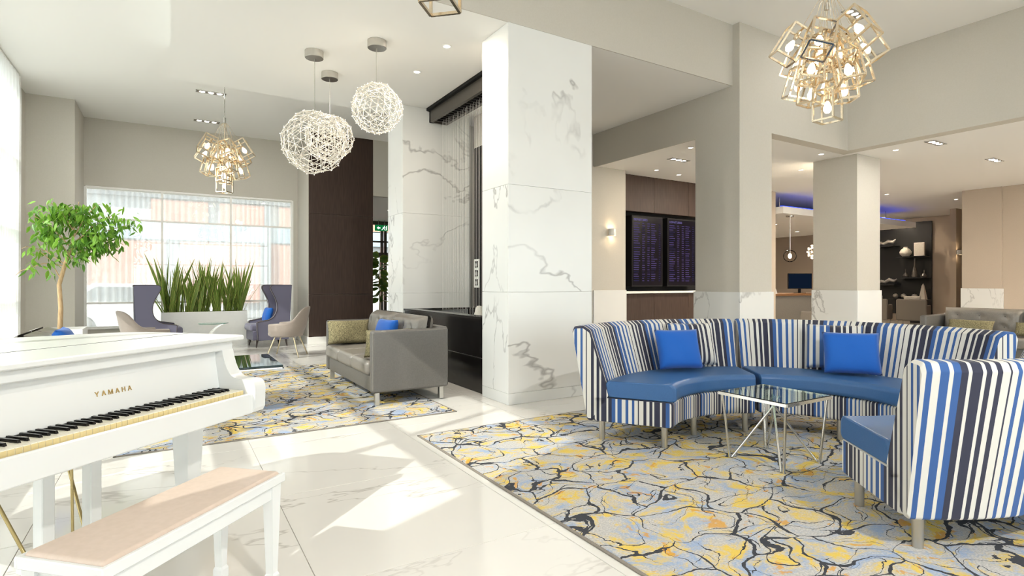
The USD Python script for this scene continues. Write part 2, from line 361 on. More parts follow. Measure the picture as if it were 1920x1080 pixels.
# patterned carpet: blotches of yellow, ochre and blue on warm grey under a broken dark web
mat('carpet', {
    'g': ('geometry', {}), 'm': ('mapping', {'rotation': (0, 0, .5), 'scale': (1.0, 1.25, 1)}),
    'dn': ('noise_texture', {'scale': 2.6, 'detail': 1.5}), 'd0': ('vector_math', {'math_type': 'subtract', 'vector2': (.5, .5, .5)}),
    'd1': ('vector_math', {'math_type': 'scale', 'scale': .55}), 'd2': ('vector_math', {'math_type': 'add'}),
    'fn': ('noise_texture', {'scale': 30.0, 'detail': 2.0}), 'f0': ('vector_math', {'math_type': 'subtract', 'vector2': (.5, .5, .5)}),
    'f1': ('vector_math', {'math_type': 'scale', 'scale': .03}), 'f2': ('vector_math', {'math_type': 'add'}),
    'v': ('voronoi_texture', {'dimensions': '2D', 'feature': 'distance_to_edge', 'scale': 2.9, 'randomness': .95}),
    'vb': ('voronoi_texture', {'dimensions': '2D', 'feature': 'distance_to_edge', 'scale': 5.2, 'randomness': 1.0}),
    'wn': ('noise_texture', {'scale': 2.3, 'detail': 3.0}),
    'wr': ('map_range', {'from_min': .34, 'from_max': .68, 'to_min': .005, 'to_max': .05, 'clamp': True}),
    'wrb': ('map_range', {'from_min': .52, 'from_max': .72, 'to_min': 0.0, 'to_max': .06, 'clamp': True}),
    'ln': ('noise_texture', {'scale': 2.1, 'detail': .6, 'distortion': .3}), 'lm': ('math', {'math_type': 'multiply', 'value2': 7.0}), 'lf': ('math', {'math_type': 'fraction'}), 'ls': ('math', {'math_type': 'subtract', 'value2': .5}), 'la': ('math', {'math_type': 'absolute'}),
    'lw': ('math', {'math_type': 'multiply', 'value2': .85}), 'll': ('math', {'math_type': 'less_than'}), 'mx2': ('math', {'math_type': 'maximum'}),
    'lt': ('math', {'math_type': 'less_than'}), 'ltb': ('math', {'math_type': 'less_than'}), 'mxl': ('math', {'math_type': 'maximum'}),
    'yn': ('noise_texture', {'scale': 5.0, 'detail': 8.0, 'roughness': .74}), 'ya': ('vector_math', {'math_type': 'add', 'vector2': (7, 3, 1)}),
    'yr': ('map_range', {'from_min': .49, 'from_max': .60, 'to_min': 0, 'to_max': .85, 'clamp': True}),
    'bn': ('noise_texture', {'scale': 4.4, 'detail': 8.0, 'roughness': .72}), 'ba': ('vector_math', {'math_type': 'add', 'vector2': (-5, 9, 2)}),
    'br': ('map_range', {'from_min': .48, 'from_max': .60, 'to_min': 0, 'to_max': .75, 'clamp': True}),
    'on': ('noise_texture', {'scale': 8.0, 'detail': 5.0, 'roughness': .5}), 'oa': ('vector_math', {'math_type': 'add', 'vector2': (15, -4, 6)}),
    'orr': ('map_range', {'from_min': .62, 'from_max': .66, 'to_min': 0, 'to_max': .8, 'clamp': True}),
    'sp': ('noise_texture', {'scale': 90.0, 'detail': 2.0}), 'sr': ('rgb_ramp', {'ramp': [(0, S(142, 144, 147)), (.45, S(180, 179, 177)), (.6, S(196, 193, 190)), (1, S(210, 206, 200))]}),
    'c1': ('mix_color', {'b': S(138, 164, 204)}), 'c2': ('mix_color', {'b': S(222, 190, 62)}), 'c3': ('mix_color', {'b': S(208, 152, 52)}), 'c4': ('mix_color', {'b': S(66, 68, 74)}),
    'bp': ('bump', {'strength': .5, 'distance': .003}), 'p': ('principled_bsdf', {'roughness': .95, 'specular_ior_level': .1})},
    [('g.position', 'm.vector'), ('m.vector', 'dn.vector'), ('dn.color', 'd0.vector1'), ('d0.vector', 'd1.vector1'), ('m.vector', 'd2.vector1'), ('d1.vector', 'd2.vector2'),
     ('m.vector', 'fn.vector'), ('fn.color', 'f0.vector1'), ('f0.vector', 'f1.vector1'), ('d2.vector', 'f2.vector1'), ('f1.vector', 'f2.vector2'),
     ('f2.vector', 'v.vector'), ('f2.vector', 'vb.vector'), ('m.vector', 'wn.vector'), ('wn.fac', 'wr.value'), ('wn.fac', 'wrb.value'),
     ('v.distance', 'lt.value1'), ('wr.result', 'lt.value2'), ('vb.distance', 'ltb.value1'), ('wrb.result', 'ltb.value2'), ('lt.value', 'mxl.value1'), ('ltb.value', 'mxl.value2'),
     ('f2.vector', 'ya.vector1'), ('ya.vector', 'yn.vector'), ('yn.fac', 'yr.value'), ('f2.vector', 'ba.vector1'), ('ba.vector', 'bn.vector'), ('bn.fac', 'br.value'),
     ('f2.vector', 'oa.vector1'), ('oa.vector', 'on.vector'), ('on.fac', 'orr.value'), ('m.vector', 'sp.vector'), ('sp.fac', 'sr.fac'),
     ('sr.color', 'c1.a'), ('br.result', 'c1.fac'), ('c1.result', 'c2.a'), ('yr.result', 'c2.fac'), ('c2.result', 'c3.a'), ('orr.result', 'c3.fac'), ('c3.result', 'c4.a'), ('f2.vector', 'ln.vector'), ('ln.fac', 'lm.value1'), ('lm.value', 'lf.value1'), ('lf.value', 'ls.value1'), ('ls.value', 'la.value1'), ('wr.result', 'lw.value1'), ('la.value', 'll.value1'), ('lw.value', 'll.value2'), ('mxl.value', 'mx2.value1'), ('ll.value', 'mx2.value2'), ('mx2.value', 'c4.fac'),
     ('c4.result', 'p.base_color'), ('sp.fac', 'bp.height'), ('bp.normal', 'p.normal')])

# ------------------------------------------------------------------ the setting
HC, SOF, UP, LOW = 4.42, 4.0, 4.84, 3.42         # ceiling heights: by the windows, dropped soffit, upper coffer, low rooms

def struct(name, label=None, cat=None):
    return thing(name, label, cat, kind='structure')

fl = struct('floor', 'white marble tiled lobby floor with thin grey veins and joints')
part(fl, 'screed', box(-2.4, -7, -.12, 21.2, 17.2, -.006), 'grout')
xs = [-2.05] + [.537 + 1.16 * k for k in range(-2, 10)] ; ys = [-.8] + [2.41 + 1.16 * k for k in range(-2, 10)] + [13.23]
for i in range(len(xs) - 1):
    for j in range(len(ys) - 1):
        part(fl, 'tile', cbox(xs[i] + .0015, ys[j] + .0015, -.02, xs[i + 1] - .0015, ys[j + 1] - .0015, 0, .0012), 'marble_floor')
part(fl, 'far_paving', join(box(xs[-1] + .002, -.8, -.02, 21.2, 14.2, 0), box(-2.3, -7, -.02, 21.2, -.803, 0), box(2.4, 13.24, -.02, 8, 17.2, 0)), 'marble_floor')

cl = struct('ceiling', 'white painted ceiling in several dropped and raised levels')
part(cl, 'window_side_ceiling', join(box(-2.4, -7, HC, 0, 8.7, HC + .15), box(-2.4, 8.7, HC, 6.9, 13.4, HC + .15)), 'ceiling_paint')
part(cl, 'dropped_soffit', box(0, 4.985, SOF, 6.62, 8.7, UP + .2), 'ceiling_paint')
part(cl, 'upper_coffer', box(0, -7, UP, 9.6, 4.97, UP + .15), 'ceiling_paint')
part(cl, 'low_ceiling', join(box(6.64, 5.04, LOW + .001, 21.2, 14.2, LOW + .1), box(9.59, -7, LOW + .001, 21.2, 5.04, LOW + .1)), 'ceiling_paint')
part(cl, 'vestibule_ceiling', box(3.8, 12.15, 3.19, 8, 17.2, 3.3), 'ceiling_paint')
part(cl, 'coffer_side', box(-.1, -7, HC + .01, 0, 4.97, UP), 'ceiling_paint')

bm = struct('beam', 'beige painted beam above the white marble column')
part(bm, 'beam_face', box(0, 4.97, SOF, 6.62, 4.985, UP), 'wall_paint')
hd = struct('header', 'beige header walls around the raised coffer on the right')
part(hd, 'side_header', box(6.62, 5.61, LOW - .02, 6.64, 7.95, UP), 'wall_paint')
part(hd, 'front_header', box(7.34, 4.86, LOW, 9.60, 5.05, UP), 'wall_paint')
part(hd, 'right_header', box(9.37, -7, LOW, 9.6, 4.86, UP), 'wall_paint')

# left window wall
wl = struct('wall_left')
part(wl, 'pier', box(-2.4, -2.5, 0, -2.05, 1.4, HC), 'wall_paint')
part(wl, 'pier', box(-2.4, 11.05, 0, -2.05, 13.4, HC), 'wall_paint')
part(wl, 'buttress', box(-2.05, 12.07, 0, -1.4, 13.4, HC), 'wall_paint')
part(wl, 'kerb', join(box(-2.4, 1.4, 0, -2.05, 11.05, .10), box(-2.4, -7, 0, -2.05, -2.5, .10)), 'white_trim')
bl = struct('baseboard_left')
part(bl, 'skirting', join(cbox(-2.05, 11.05, 0, -2.035, 12.07, .12), cbox(-2.05, 12.055, 0, -1.385, 12.07, .12)), 'white_trim')

def glazing(name, label, along, at, a0, a1, n, zs, th=.06, bar=.07, dep=.10, mat_='white_trim'):
    w = thing(name, label, None, kind='structure')
    P = (lambda u0, z0, u1, z1, d: box(at - d, u0, z0, at + d, u1, z1)) if along == 'y' else (lambda u0, z0, u1, z1, d: box(u0, at - d, z0, u1, at + d, z1))
    us = np.linspace(a0, a1, n + 1)
    for u in us:
        part(w, 'mullion', P(u - th / 2, zs[0], u + th / 2, zs[-1], dep / 2), mat_)
    for z in zs:
        part(w, 'transom', P(a0, z - bar / 2, a1, z + bar / 2, dep / 2 - .004), mat_)
    for i in range(n):
        for k in range(len(zs) - 1):
            part(w, 'pane', P(us[i] + th / 2, zs[k] + bar / 2, us[i + 1] - th / 2, zs[k + 1] - bar / 2, .004), 'window_pane')
    return w
glazing('window_1', 'tall glazed window wall along the left side behind white sheers', 'y', -2.22, 1.4, 11.05, 7, [.13, 1.15, 2.2, 3.25, HC - .04], bar=.12)
glazing('window_4', 'glazed window wall behind the camera', 'y', -2.22, -7, -2.5, 3, [.13, 1.15, 2.2, 3.25, HC - .04], bar=.12)

# back wall with the curtained window
wb = struct('wall_back')
part(wb, 'window_wall', join(box(-1.4, 13.23, 0, 2.44, 13.5, .40), box(-1.4, 13.23, 3.13, 2.44, 13.5, HC), box(2.33, 13.23, .40, 2.44, 13.5, 3.13)), 'wall_paint')
part(wb, 'projecting_pier', box(2.44, 12.08, 0, 3.80, 13.5, HC), 'wall_paint')
part(wb, 'vestibule_header', box(3.80, 12.05, 3.19, 6.9, 12.2, HC), 'wall_paint')
part(wb, 'vestibule_side', join(box(3.70, 13.5, 0, 3.80, 17.2, 3.25), box(6.9, 8.3, 0, 7.0, 17.2, HC)), 'wall_paint')
for z0, z1 in ((.15, 1.03), (1.034, 2.72), (2.724, HC)):
    part(wb, 'wood_panel', cbox(2.445, 12.045, z0, 3.795, 12.08, z1, .003), 'dark_wood')
part(wb, 'far_closing_wall', join(box(7.0, 14.2, 0, 21.2, 14.3, LOW)), 'wall_tan')
bb = struct('baseboard_back')
part(bb, 'skirting', join(cbox(2.425, 12.03, 0, 3.81, 12.045, .15), cbox(2.425, 12.045, 0, 2.44, 13.2, .15), cbox(-1.4, 13.215, 0, 2.42, 13.23, .15)), 'white_trim')
glazing('window_2', 'wide glazing with white bars in the back wall, in front of a grey sheer curtain', 'x', 13.25, -1.38, 2.33, 3, [.42, .885, 2.51, 3.11], th=.04, bar=.035, dep=.05)
part('/World/window_2', 'sill', cbox(-1.39, 13.2, .385, 2.34, 13.3, .41), 'white_trim')

# entrance vestibule: glazed door at its end
dr = thing('door_1', 'glazed entrance door with dark frame past the brown wood wall', kind='structure')
for x0, x1 in ((3.8, 3.9), (4.72, 4.80), (5.60, 5.66), (5.70, 5.78), (6.8, 6.9)):
    part(dr, 'jamb', box(x0, 16.95, 0, x1, 17.05, 3.1), 'bronze')
for z0, z1 in ((.0, .12), (2.06, 2.22), (2.53, 2.58), (3.08, 3.19)):
    part(dr, 'rail', box(3.8, 16.955, z0, 6.9, 17.045, z1), 'bronze')
for x0, x1 in ((3.9, 4.72), (4.8, 5.6), (5.78, 6.8)):
    for z0, z1 in ((.12, 2.06), (2.22, 2.53), (2.58, 3.08)):
        part(dr, 'pane', box(x0, 16.99, z0, x1, 17.0, z1), 'window_pane')

# marble column, pier and square pillars
def veneer(path, faces):
    """marble slabs 12 mm proud of a core: (x0,y0,x1,y1) thin footprints, with heights"""
    for x0, y0, x1, y1, zs in faces:
        for a, b in zip(zs[:-1], zs[1:]):
            part(path, 'marble_slab', cbox(x0, y0, a + .001, x1, y1, b - .001, .002), 'marble_wall')
c1 = thing('column', 'tall white marble clad column standing in the middle of the lobby', 'column', kind='structure')
part(c1, 'core', box(3.015, 4.985, 0, 4.105, 5.53, SOF), 'white_trim')
zz = [0, .12, 1.18, 2.31, SOF]
veneer(c1, [(3.0, 4.97, 4.12, 4.984, zz), (3.0, 4.985, 3.014, 5.54, zz), (4.106, 4.985, 4.12, 5.54, zz)])
c2 = thing('column', 'white marble pier behind the string water curtain', 'column', kind='structure')
part(c2, 'core', box(3.035, 8.135, 0, 4.145, 8.78, SOF), 'white_trim')
zz = [0, 1.12, 2.35, SOF]
veneer(c2, [(3.02, 8.12, 4.16, 8.134, zz), (3.02, 8.135, 3.034, 8.79, zz), (4.146, 8.135, 4.16, 8.79, zz)])
def pillar(label, x0, y0, x1, y1, top, paint):
    c = thing('pillar', label, 'pillar', kind='structure')
    part(c, 'shaft', box(x0, y0, 0, x1, y1, top), paint)
    for f in ((x0 - .02, y0 - .02, x1 + .02, y0), (x0 - .02, y0, x0, y1 + .02), (x1, y0, x1 + .02, y1 + .02)):
        part(c, 'marble_slab', cbox(f[0], f[1], 0, f[2], f[3], 1.15, .003), 'marble_wall')
    return c
pillar('square beige pillar with marble base at the corner of the coffer', 6.62, 4.86, 7.34, 5.61, UP, 'wall_paint')
pillar('square beige pillar with marble base under the low ceiling', 9.71, 4.89, 10.46, 5.63, LOW, 'wall_paint')
pillar('tan pillar with marble base behind the tufted sofa', 15.75, 4.87, 16.6, 5.6, LOW, 'wall_tan')

wr_ = struct('wall_right')
part(wr_, 'sofa_wall', box(15.8, -7, 0, 16.0, 4.87, LOW), 'wall_tan')
part(wr_, 'end_wall', box(21.0, 4.8, 0, 21.2, 14.3, LOW), 'wall_tan')
part(wr_, 'closing_wall', box(16.0, 4.7, 0, 21.2, 4.8, LOW), 'wall_tan')
part(wr_, 'wall_return', box(19.3, 7.0, 0, 21.0, 7.15, LOW), 'wall_tan')

# niche with the sconce and the wood wall with departure screens
nw = struct('wall_niche')
part(nw, 'painted_wall', box(6.55, 7.93, 0, 7.40, 8.5, LOW), 'wall_paint')
part(nw, 'marble_slab', cbox(6.6, 7.91, 0, 7.41, 7.93, 1.14, .003), 'marble_wall')
part(nw, 'wall_end', box(11.45, 7.95, 0, 12.16, 8.5, LOW), 'wall_tan')
part(nw, 'recess_back', box(7.40, 8.36, 0, 11.45, 8.5, LOW), 'black_matte')
for k in range(4):
    x0 = 7.402 + k * 1.01
    part(nw, 'wood_panel', cbox(x0, 8.17, 2.70, x0 + 1.006, 8.36, LOW, .003), 'dark_wood')
    part(nw, 'wood_panel', cbox(x0, 8.17, 0, x0 + 1.006, 8.36, 1.06, .003), 'dark_wood')
part(nw, 'ledge', cbox(7.40, 8.10, 1.065, 11.45, 8.36, 1.11, .004), 'white_trim', label='white ledge under the screens')

# wall behind the camera; its unseen windows are added to bring in more daylight
wf = struct('wall_front')
part(wf, 'piers', join(box(-2.4, -7.2, 0, -1.6, -7, UP), box(15.4, -7.2, 0, 21, -7, UP), box(-1.6, -7.2, 4.4, 9.4, -7, UP), box(9.4, -7.2, 3.35, 15.4, -7, UP), box(9.3, -7.2, 0, 9.5, -7, UP)), 'wall_paint')
glazing('window_3', 'added glazing in the unseen front wall, letting daylight in behind the camera', 'x', -7.1, -1.6, 9.3, 7, [.05, 1.15, 2.2, 3.3, 4.4])
glazing('window_5', 'added glazing in the unseen front wall of the low room, for daylight on its ceiling', 'x', -7.1, 9.5, 15.4, 4, [.05, 1.15, 2.2, 3.33])  # added glazing, unseen: daylight to lift the low ceiling

# backdrop of the water curtain and closing walls behind the column
wc = struct('wall_water_feature')
part(wc, 'charcoal_panel', box(4.25, 5.56, 0, 4.33, 8.12, 3.48), 'black_matte')
part(wc, 'upper_wall', box(4.25, 5.56, 3.48, 4.33, 8.12, SOF), 'wall_paint')
part(wc, 'rear_wall', join(box(4.33, 7.95, 0, 6.545, 8.05, SOF), box(6.5, 7.95, LOW, 6.64, 8.05, UP), box(4.16, 8.62, 0, 6.9, 8.72, HC)), 'wall_paint')

# outside: ground and the sunlit building across the street, seen through the sheers
go = struct('ground'); part(go, 'paving', box(-40, -40, -.3, 60, 60, -.13), 'asphalt')
fb = thing('building', 'pale brick building across the street, seen through the back window', 'building')
part(fb, 'wall', box(-9, 24, -.1, 16, 30, 9), 'facade_white')
for z0, z1, m_ in ((4.35, 5.1, 'facade_grey'), (2.85, 3.45, 'facade_glass')):
    part(fb, 'band', box(-9, 23.8, z0, 16, 24.1, z1), m_)
for x0, x1, z0, z1 in ((-2.6, -.2, .5, 2.8), (.3, 3.0, .5, 2.8), (3.4, 6.2, .5, 2.8), (-.6, 1.2, 3.5, 4.3), (1.6, 3.3, 3.5, 4.3), (3.7, 5.8, 3.5, 4.3), (7, 10, 3.5, 6), (10.4, 14, 3.5, 6)):
    part(fb, 'brick_panel', box(x0, 23.85, z0, x1, 24.1, z1), 'brick_pink')
for x0 in (-2.9, 3.15, 6.4):
    part(fb, 'pilaster', box(x0, 23.7, -.1, x0 + .22, 24.1, 4.3), 'facade_grey')
cr = thing('car', 'white car parked outside behind the grey sheer curtain', 'car', loc=(-.55, 17.2, -.13), rotz=0)
body = sg.Polygon([(-2.1, .28), (2.1, .28), (2.15, .62), (1.95, .82), (1.05, .92), (.5, 1.36), (-1.0, 1.40), (-1.75, .95), (-2.1, .88)])
wheels = sg.Point(-1.3, .3).buffer(.37).union(sg.Point(1.3, .3).buffer(.37))
bodym = mv(extrude(body.difference(wheels), 1.7), rx=PI / 2, t=(0, .85, 0))
part(cr, 'body', bodym, 'car_paint', 20)
part(cr, 'window', mv(extrude([(.45, 1.28), (.95, .95), (-1.45, .97), (-.95, 1.32)], 1.72), rx=PI / 2, t=(0, .86, 0)), 'car_glass')
for x in (-1.3, 1.3):
    for y in (-.72, .72):
        wpath = part(cr, 'wheel', rod((x, y - .1, .32), (x, y + .1, .32), .32, n=24), 'tyre', 40)
        part(wpath, 'hub', rod((x, y - .115, .32), (x, y + .115, .32), .18, n=16), 'nickel', 40)

# sheer curtains, pleated
def curtain(name, label, mat_, along, at, a0, a1, z0, z1, per=.13, amp=.045, group=None, seed=0):
    n = int((a1 - a0) / per * 12); u = np.linspace(a0, a1, n); rr = np.random.default_rng(seed)
    ph = np.cumsum(1 + .25 * np.sin(u * 3.1 + seed) + .12 * rr.standard_normal(n) * 0) * (2 * PI / 12)
    P = []
    for z, k in ((z1, .75), (z1 - .3, .9), (z0 + .4, 1.0), (z0, 1.08)):
        off = amp * k * np.sin(ph) + .012 * np.sin(u * 5 + z)
        P.append(np.stack([at + off, u, np.full(n, z)], -1) if along == 'y' else np.stack([u, at + off, np.full(n, z)], -1))
    t = thing(name, label, 'curtain', group=group)
    part(t, 'fabric', grid(np.array(P)), mat_, True)
    part(t, 'rail', box(at - .02, a0, z1, at + .02, a1, z1 + .03) if along == 'y' else box(a0, at - .02, z1, a1, at + .02, z1 + .03), 'white_trim')
ed = [1.42, 3.9, 6.3, 8.7, 11.02]
for k in range(4):
    curtain('sheer_curtain', ['white sheer curtain of the left window wall, beside the piano', 'second white sheer curtain of the left window wall, past the piano', 'third white sheer curtain of the left window wall, beside the dark sofa', 'farthest white sheer curtain of the left window wall, next to the ficus tree'][k],
            'sheer_white', 'y', -1.96, ed[k] + .01, ed[k + 1] - .01, .02, HC - .035, seed=k)
curtain('sheer_curtain', 'grey sheer curtain across the back window behind the snake plants', 'sheer_grey', 'x', 13.40, -1.39, 2.325, .405, 3.09, per=.11, amp=.03, seed=9)

# ------------------------------------------------------------------ carpets
def rug(label, x0, y0, x1, y1):
    t = thing('carpet', label, 'carpet')
    part(t, 'pile', cbox(x0 + .02, y0 + .02, .0006, x1 - .02, y1 - .02, .0105, .003), 'carpet')
    part(t, 'binding', join(cbox(x0, y0, .0005, x1, y0 + .02, .009, .002), cbox(x0, y1 - .02, .0005, x1, y1, .009, .002), cbox(x0, y0, .0005, x0 + .02, y1, .009, .002), cbox(x1 - .02, y0, .0005, x1, y1, .009, .002)), 'grey_chair')
rug('large yellow and blue web patterned carpet under the striped banquettes', 1.75, -.6, 8.6, 4.37)
rug('smaller yellow and blue web patterned carpet under the grey leather sofa', -.36, 4.99, 2.42, 9.0)

# ------------------------------------------------------------------ striped curved banquettes
def arc_sweep(prof, a0, a1, n, uvmode='arc', rad=1.45, ends=(), close=True, inset=0.0):
    """closed (r,z) profile swept about z; returns mesh pieces and uv. ends: shrink factors of extra rings at both ends"""
    prof = np.array(prof, float); c = prof.mean(0); angs = list(np.linspace(a0, a1, n)); shr = [1.0] * n
    if ends:
        e = len(ends); st = .012
        angs = [a0 + (a1 - a0) * 0 + st * 0 for _ in ()] + angs
        pre = [(a0 - st * (k + 1) / e * (1 if a1 > a0 else -1), s) for k, s in enumerate(ends)]
        post = [(a1 + st * (k + 1) / e * (1 if a1 > a0 else -1), s) for k, s in enumerate(ends)]
        angs = [p[0] for p in reversed(pre)] + angs + [p[0] for p in post]
        shr = [p[1] for p in reversed(pre)] + shr + [p[1] for p in post]
    pr = np.vstack([prof, prof[:1]])
    P, U = [], []
    for a, s in zip(angs, shr):
        q = c + (pr - c) * s
        P.append(np.stack([q[:, 0] * math.cos(a), q[:, 0] * math.sin(a), q[:, 1]], -1))
        U.append(np.stack([np.full(len(q), a * rad), q[:, 1]], -1))
    P = np.array(P); U = np.array(U)
    g = grid(P); uv = U.reshape(-1, 2)
    caps = []
    poly = sg.Polygon(prof)
    v2, f2 = trimesh.creation.triangulate_polygon(poly, engine='earcut')
    for a, s, flip in ((angs[0], shr[0], 0), (angs[-1], shr[-1], 1)):
        q = c + (np.array(v2) - c) * s
        v = np.stack([q[:, 0] * math.cos(a), q[:, 0] * math.sin(a), q[:, 1]], -1)
        caps.append((trimesh.Trimesh(v, f2[:, ::-1] if flip else f2, process=False), np.stack([q[:, 0] + .13, q[:, 1]], -1)))
    ms = [g] + [x[0] for x in caps]
    return trimesh.util.concatenate(ms), np.vstack([uv] + [x[1] for x in caps])

def rounded(pts, r, n=5):
    """round the corners of a closed polygon"""
    p = sg.Polygon(pts).buffer(-r, join_style='mitre').buffer(r, quad_segs=n)
    return np.array(p.exterior.coords)[:-1]

def dense(pts, step=.06):
    out = []
    pts = np.array(pts)
    for a, b in zip(pts, np.roll(pts, -1, 0)):
        k = max(1, int(np.linalg.norm(b - a) / step))
        out += [a + (b - a) * i / k for i in range(k)]
    return np.array(out)

def banquette(label, cx, cy, d0, d1):
    t = thing('curved_banquette', label, 'sofa', loc=(cx, cy, .011), group=None)
    a0, a1 = math.radians(d0), math.radians(d1)
    base = rounded([(.82, .165), (1.445, .165), (1.445, .36), (.82, .36)], .02)
    m, uv = arc_sweep(base, a0, a1, 70, ends=(.985, .95)); part(t, 'seat_base', m, 'stripes', True, uv=uv)
    seat = rounded([(.795, .362), (1.345, .362), (1.345, .49), (.83, .495), (.80, .47)], .035)
    m, uv = arc_sweep(dense(seat), a0, a1, 70, ends=(.99, .96, .9)); part(t, 'seat_cushion', m, 'seat_blue', 40, label='smooth slate blue seat cushion')
    back = rounded([(1.31, .366), (1.45, .164), (1.495, .163), (1.62, .875), (1.605, .915), (1.53, .92), (1.475, .885)], .022)
    m, uv = arc_sweep(dense(back, .12), a0, a1, 80, ends=(.985, .95)); part(t, 'backrest', m, 'stripes', True, uv=uv)
    for a in (a0 + .06, (a0 + a1) / 2, a1 - .06):
        for r in (.90, 1.40):
            p = (r * math.cos(a), r * math.sin(a))
            part(t, 'leg', rod((*p, 0), (*p, .168), .024, .026, n=20), 'nickel', 40)
    return t
BQ = [(3.70, 2.27, 53.5, 124), (3.75, 2.28, -28, 51.3), (3.865, 2.41, 231.5, 301)]
banquette('blue white and navy striped curved banquette nearest the marble column, back to the niche', *BQ[0])
banquette('striped curved banquette at the back right of the ring, behind the glass table', *BQ[1])
banquette('striped curved banquette in the right foreground, showing its outer back to the camera', *BQ[2])

def cushion(name, label, m_, at, face, tilt, w, h, t=.13, group=None, uv_stripes=False, roll=0.0):
    """a cushion whose front faces direction face (degrees in plan), leaning back by tilt"""
    m = pillow(w, h, t)
    if roll:
        m.apply_transform(trimesh.transformations.rotation_matrix(roll, (0, 1, 0)))
    m.apply_transform(trimesh.transformations.rotation_matrix(-tilt, (1, 0, 0)))      # top goes to +y (back)
    a = math.radians(face) + PI / 2                                                  # front is -y
    uv = None
    loc_uv = None
    if uv_stripes:
        src = pillow(w, h, t)
        uv = np.stack([src.vertices[:, 0] + .21, src.vertices[:, 2]], -1)
    return single(name, m, m_, label, 'cushion', smooth=True, group=group, loc=at, rotz=a, uv=uv)

def on_banquette(k, deg, r, z, name, label, m_, w, h, tilt, uvs=False, twist=0, t=.13):
    cx, cy = BQ[k][:2]; a = math.radians(deg)
    return cushion(name, label, m_, (cx + r * math.cos(a), cy + r * math.sin(a), z), deg + 180 + twist, math.radians(tilt), w, h, t, uv_stripes=uvs)

# ------------------------------------------------------------------ square glass side table with crossed chrome legs
tb = thing('glass_side_table', 'square glass top side table with thin crossed chrome legs between the banquettes', 'table', loc=(3.68, 2.42, .011))
tp = part(tb, 'table_top', cbox(-.26, -.26, .465, .26, .26, .48, .003), 'table_glass')
part(tb, 'top_rim', join(box(-.262, -.268, .455, .262, -.258, .476), box(-.268, -.262, .455, -.258, .262, .476), box(.258, -.262, .455, .268, .262, .476), box(-.262, .258, .455, .262, .268, .476)), 'chrome', label='thin chrome rim under the glass')
for sx in (-1, 1):
    for sy in (-1, 1):
        part(tb, 'leg', rod((sx * .245, sy * .245, .457), (sx * .21, sy * .21, 0.004), .0095, n=14), 'chrome', 40)
        part(tb, 'brace', rod((sx * .21, sy * .19, .006), (-sx * .03, -sy * .03, .45), .0085, n=14), 'chrome', 40)
        part(tb, 'foot', rod((sx * .21, sy * .21, 0), (sx * .21, sy * .21, .008), .013, n=14), 'chrome', 40)

# ------------------------------------------------------------------ leather sofas
def leather_sofa(label, loc, rz, width=2.0, depth=.88, tufted=False, arm=.775, seats=3, backs=2, backh=.46):
    """faces -x locally, width along y"""
    t = thing('leather_sofa', label, 'sofa', loc=loc, rotz=rz)
    w, d = width / 2, depth / 2
    part(t, 'base', rbox(-d + .02, -w + .09, .13, d, w - .09, .31, .02), 'leather_grey', 40)
    part(t, 'back_frame', rbox(d - .11, -w + .02, .13, d, w - .02, arm + .015, .025), 'leather_grey', 40)
    for s in (-1, 1):
        y0, y1 = sorted((s * w, s * (w - .095)))
        ar = part(t, 'armrest', rbox(-d, y0, .13, d, y1, arm, .028), 'leather_grey', 40)
        part(ar, 'seam', tube([(-d + .012, s * (w - .005), .16), (-d + .012, s * (w - .005), arm - .03), (d - .02, s * (w - .005), arm - .012)], .004, 6), 'leather_light', 40)
    n = seats; cw = (width - .2) / n
    for k in range(n):
        y0 = -w + .1 + k * cw
        cs = rbox(-d - .03, y0 + .004, .30, d - .24, y0 + cw - .004, .46, .05, 20)
        part(t, 'seat_cushion', cs, 'leather_light', 40)
    for k in range(backs):
        y0 = -w + .1 + k * (width - .2) / backs
        bw = (width - .2) / backs
        # puffed back cushion with tufts
        nu, nv = 26, 16
        U, V = np.meshgrid(np.linspace(0, 1, nu), np.linspace(0, 1, nv), indexing='ij')
        ed = np.clip((1 - (2 * U - 1) ** 6) * (1 - (2 * V - 1) ** 6), 0, 1) ** .5
        tuf = np.zeros_like(U)
        for tu in (.2, .5, .8):
            for tv in (.35, .72):
                tuf += np.exp(-((U - tu) ** 2 * bw * bw + (V - tv) ** 2 * .17) / .0016)
        th = .13 * ed - .045 * np.clip(tuf, 0, 1) * ed + .012 * np.sin(U * 9) * ed
        H = np.full_like(U, 0)
        z = .44 + V * (backh if not tufted else .42)
        y = y0 + .005 + U * (bw - .01)
        xf = d - .20 - th + (V - 1) * .08
        xb = np.full_like(U, 0) + d - .105
        f = grid(np.stack([xf, y, z], -1)); b = grid(np.stack([xf + th * 1.6 + .04, y, z], -1)); b.invert()
        m = join(f, b); m.merge_vertices(); trimesh.repair.fix_normals(m)
        bc = part(t, 'back_cushion', m, 'leather_light', True)
        for tu in (.2, .5, .8):
            for tv in (.35, .72):
                i, j = int(tu * (nu - 1) + .5), int(tv * (nv - 1) + .5)
                part(bc, 'button', mv(trimesh.creation.icosphere(1, .011), t=(xf[i, j] - .003, y[i, j], z[i, j])), 'leather_grey', True)
    for sx in (-1, 1):
        for sy in (-1, 1):
            x, y = sx * (d - .07), sy * (w - .06)
            part(t, 'leg', cbox(x - .025, y - .025, 0, x + .025, y + .025, .135, .004), 'nickel')
    return t
leather_sofa('grey leather sofa in front of the black water trough, with olive and blue cushions', (2.18, 6.58, .011), 0, 1.98, .86)
leather_sofa('dark grey leather love seat mostly hidden behind the white piano, facing the coffee table', (-.81, 6.6, .003), PI, 1.3, .86, arm=.66, seats=2, backs=2, backh=.40)
leather_sofa('tufted grey leather sofa behind the banquettes at the far right', (11.05, 3.2, .003), 0, 2.3, .9, tufted=True, arm=.74)
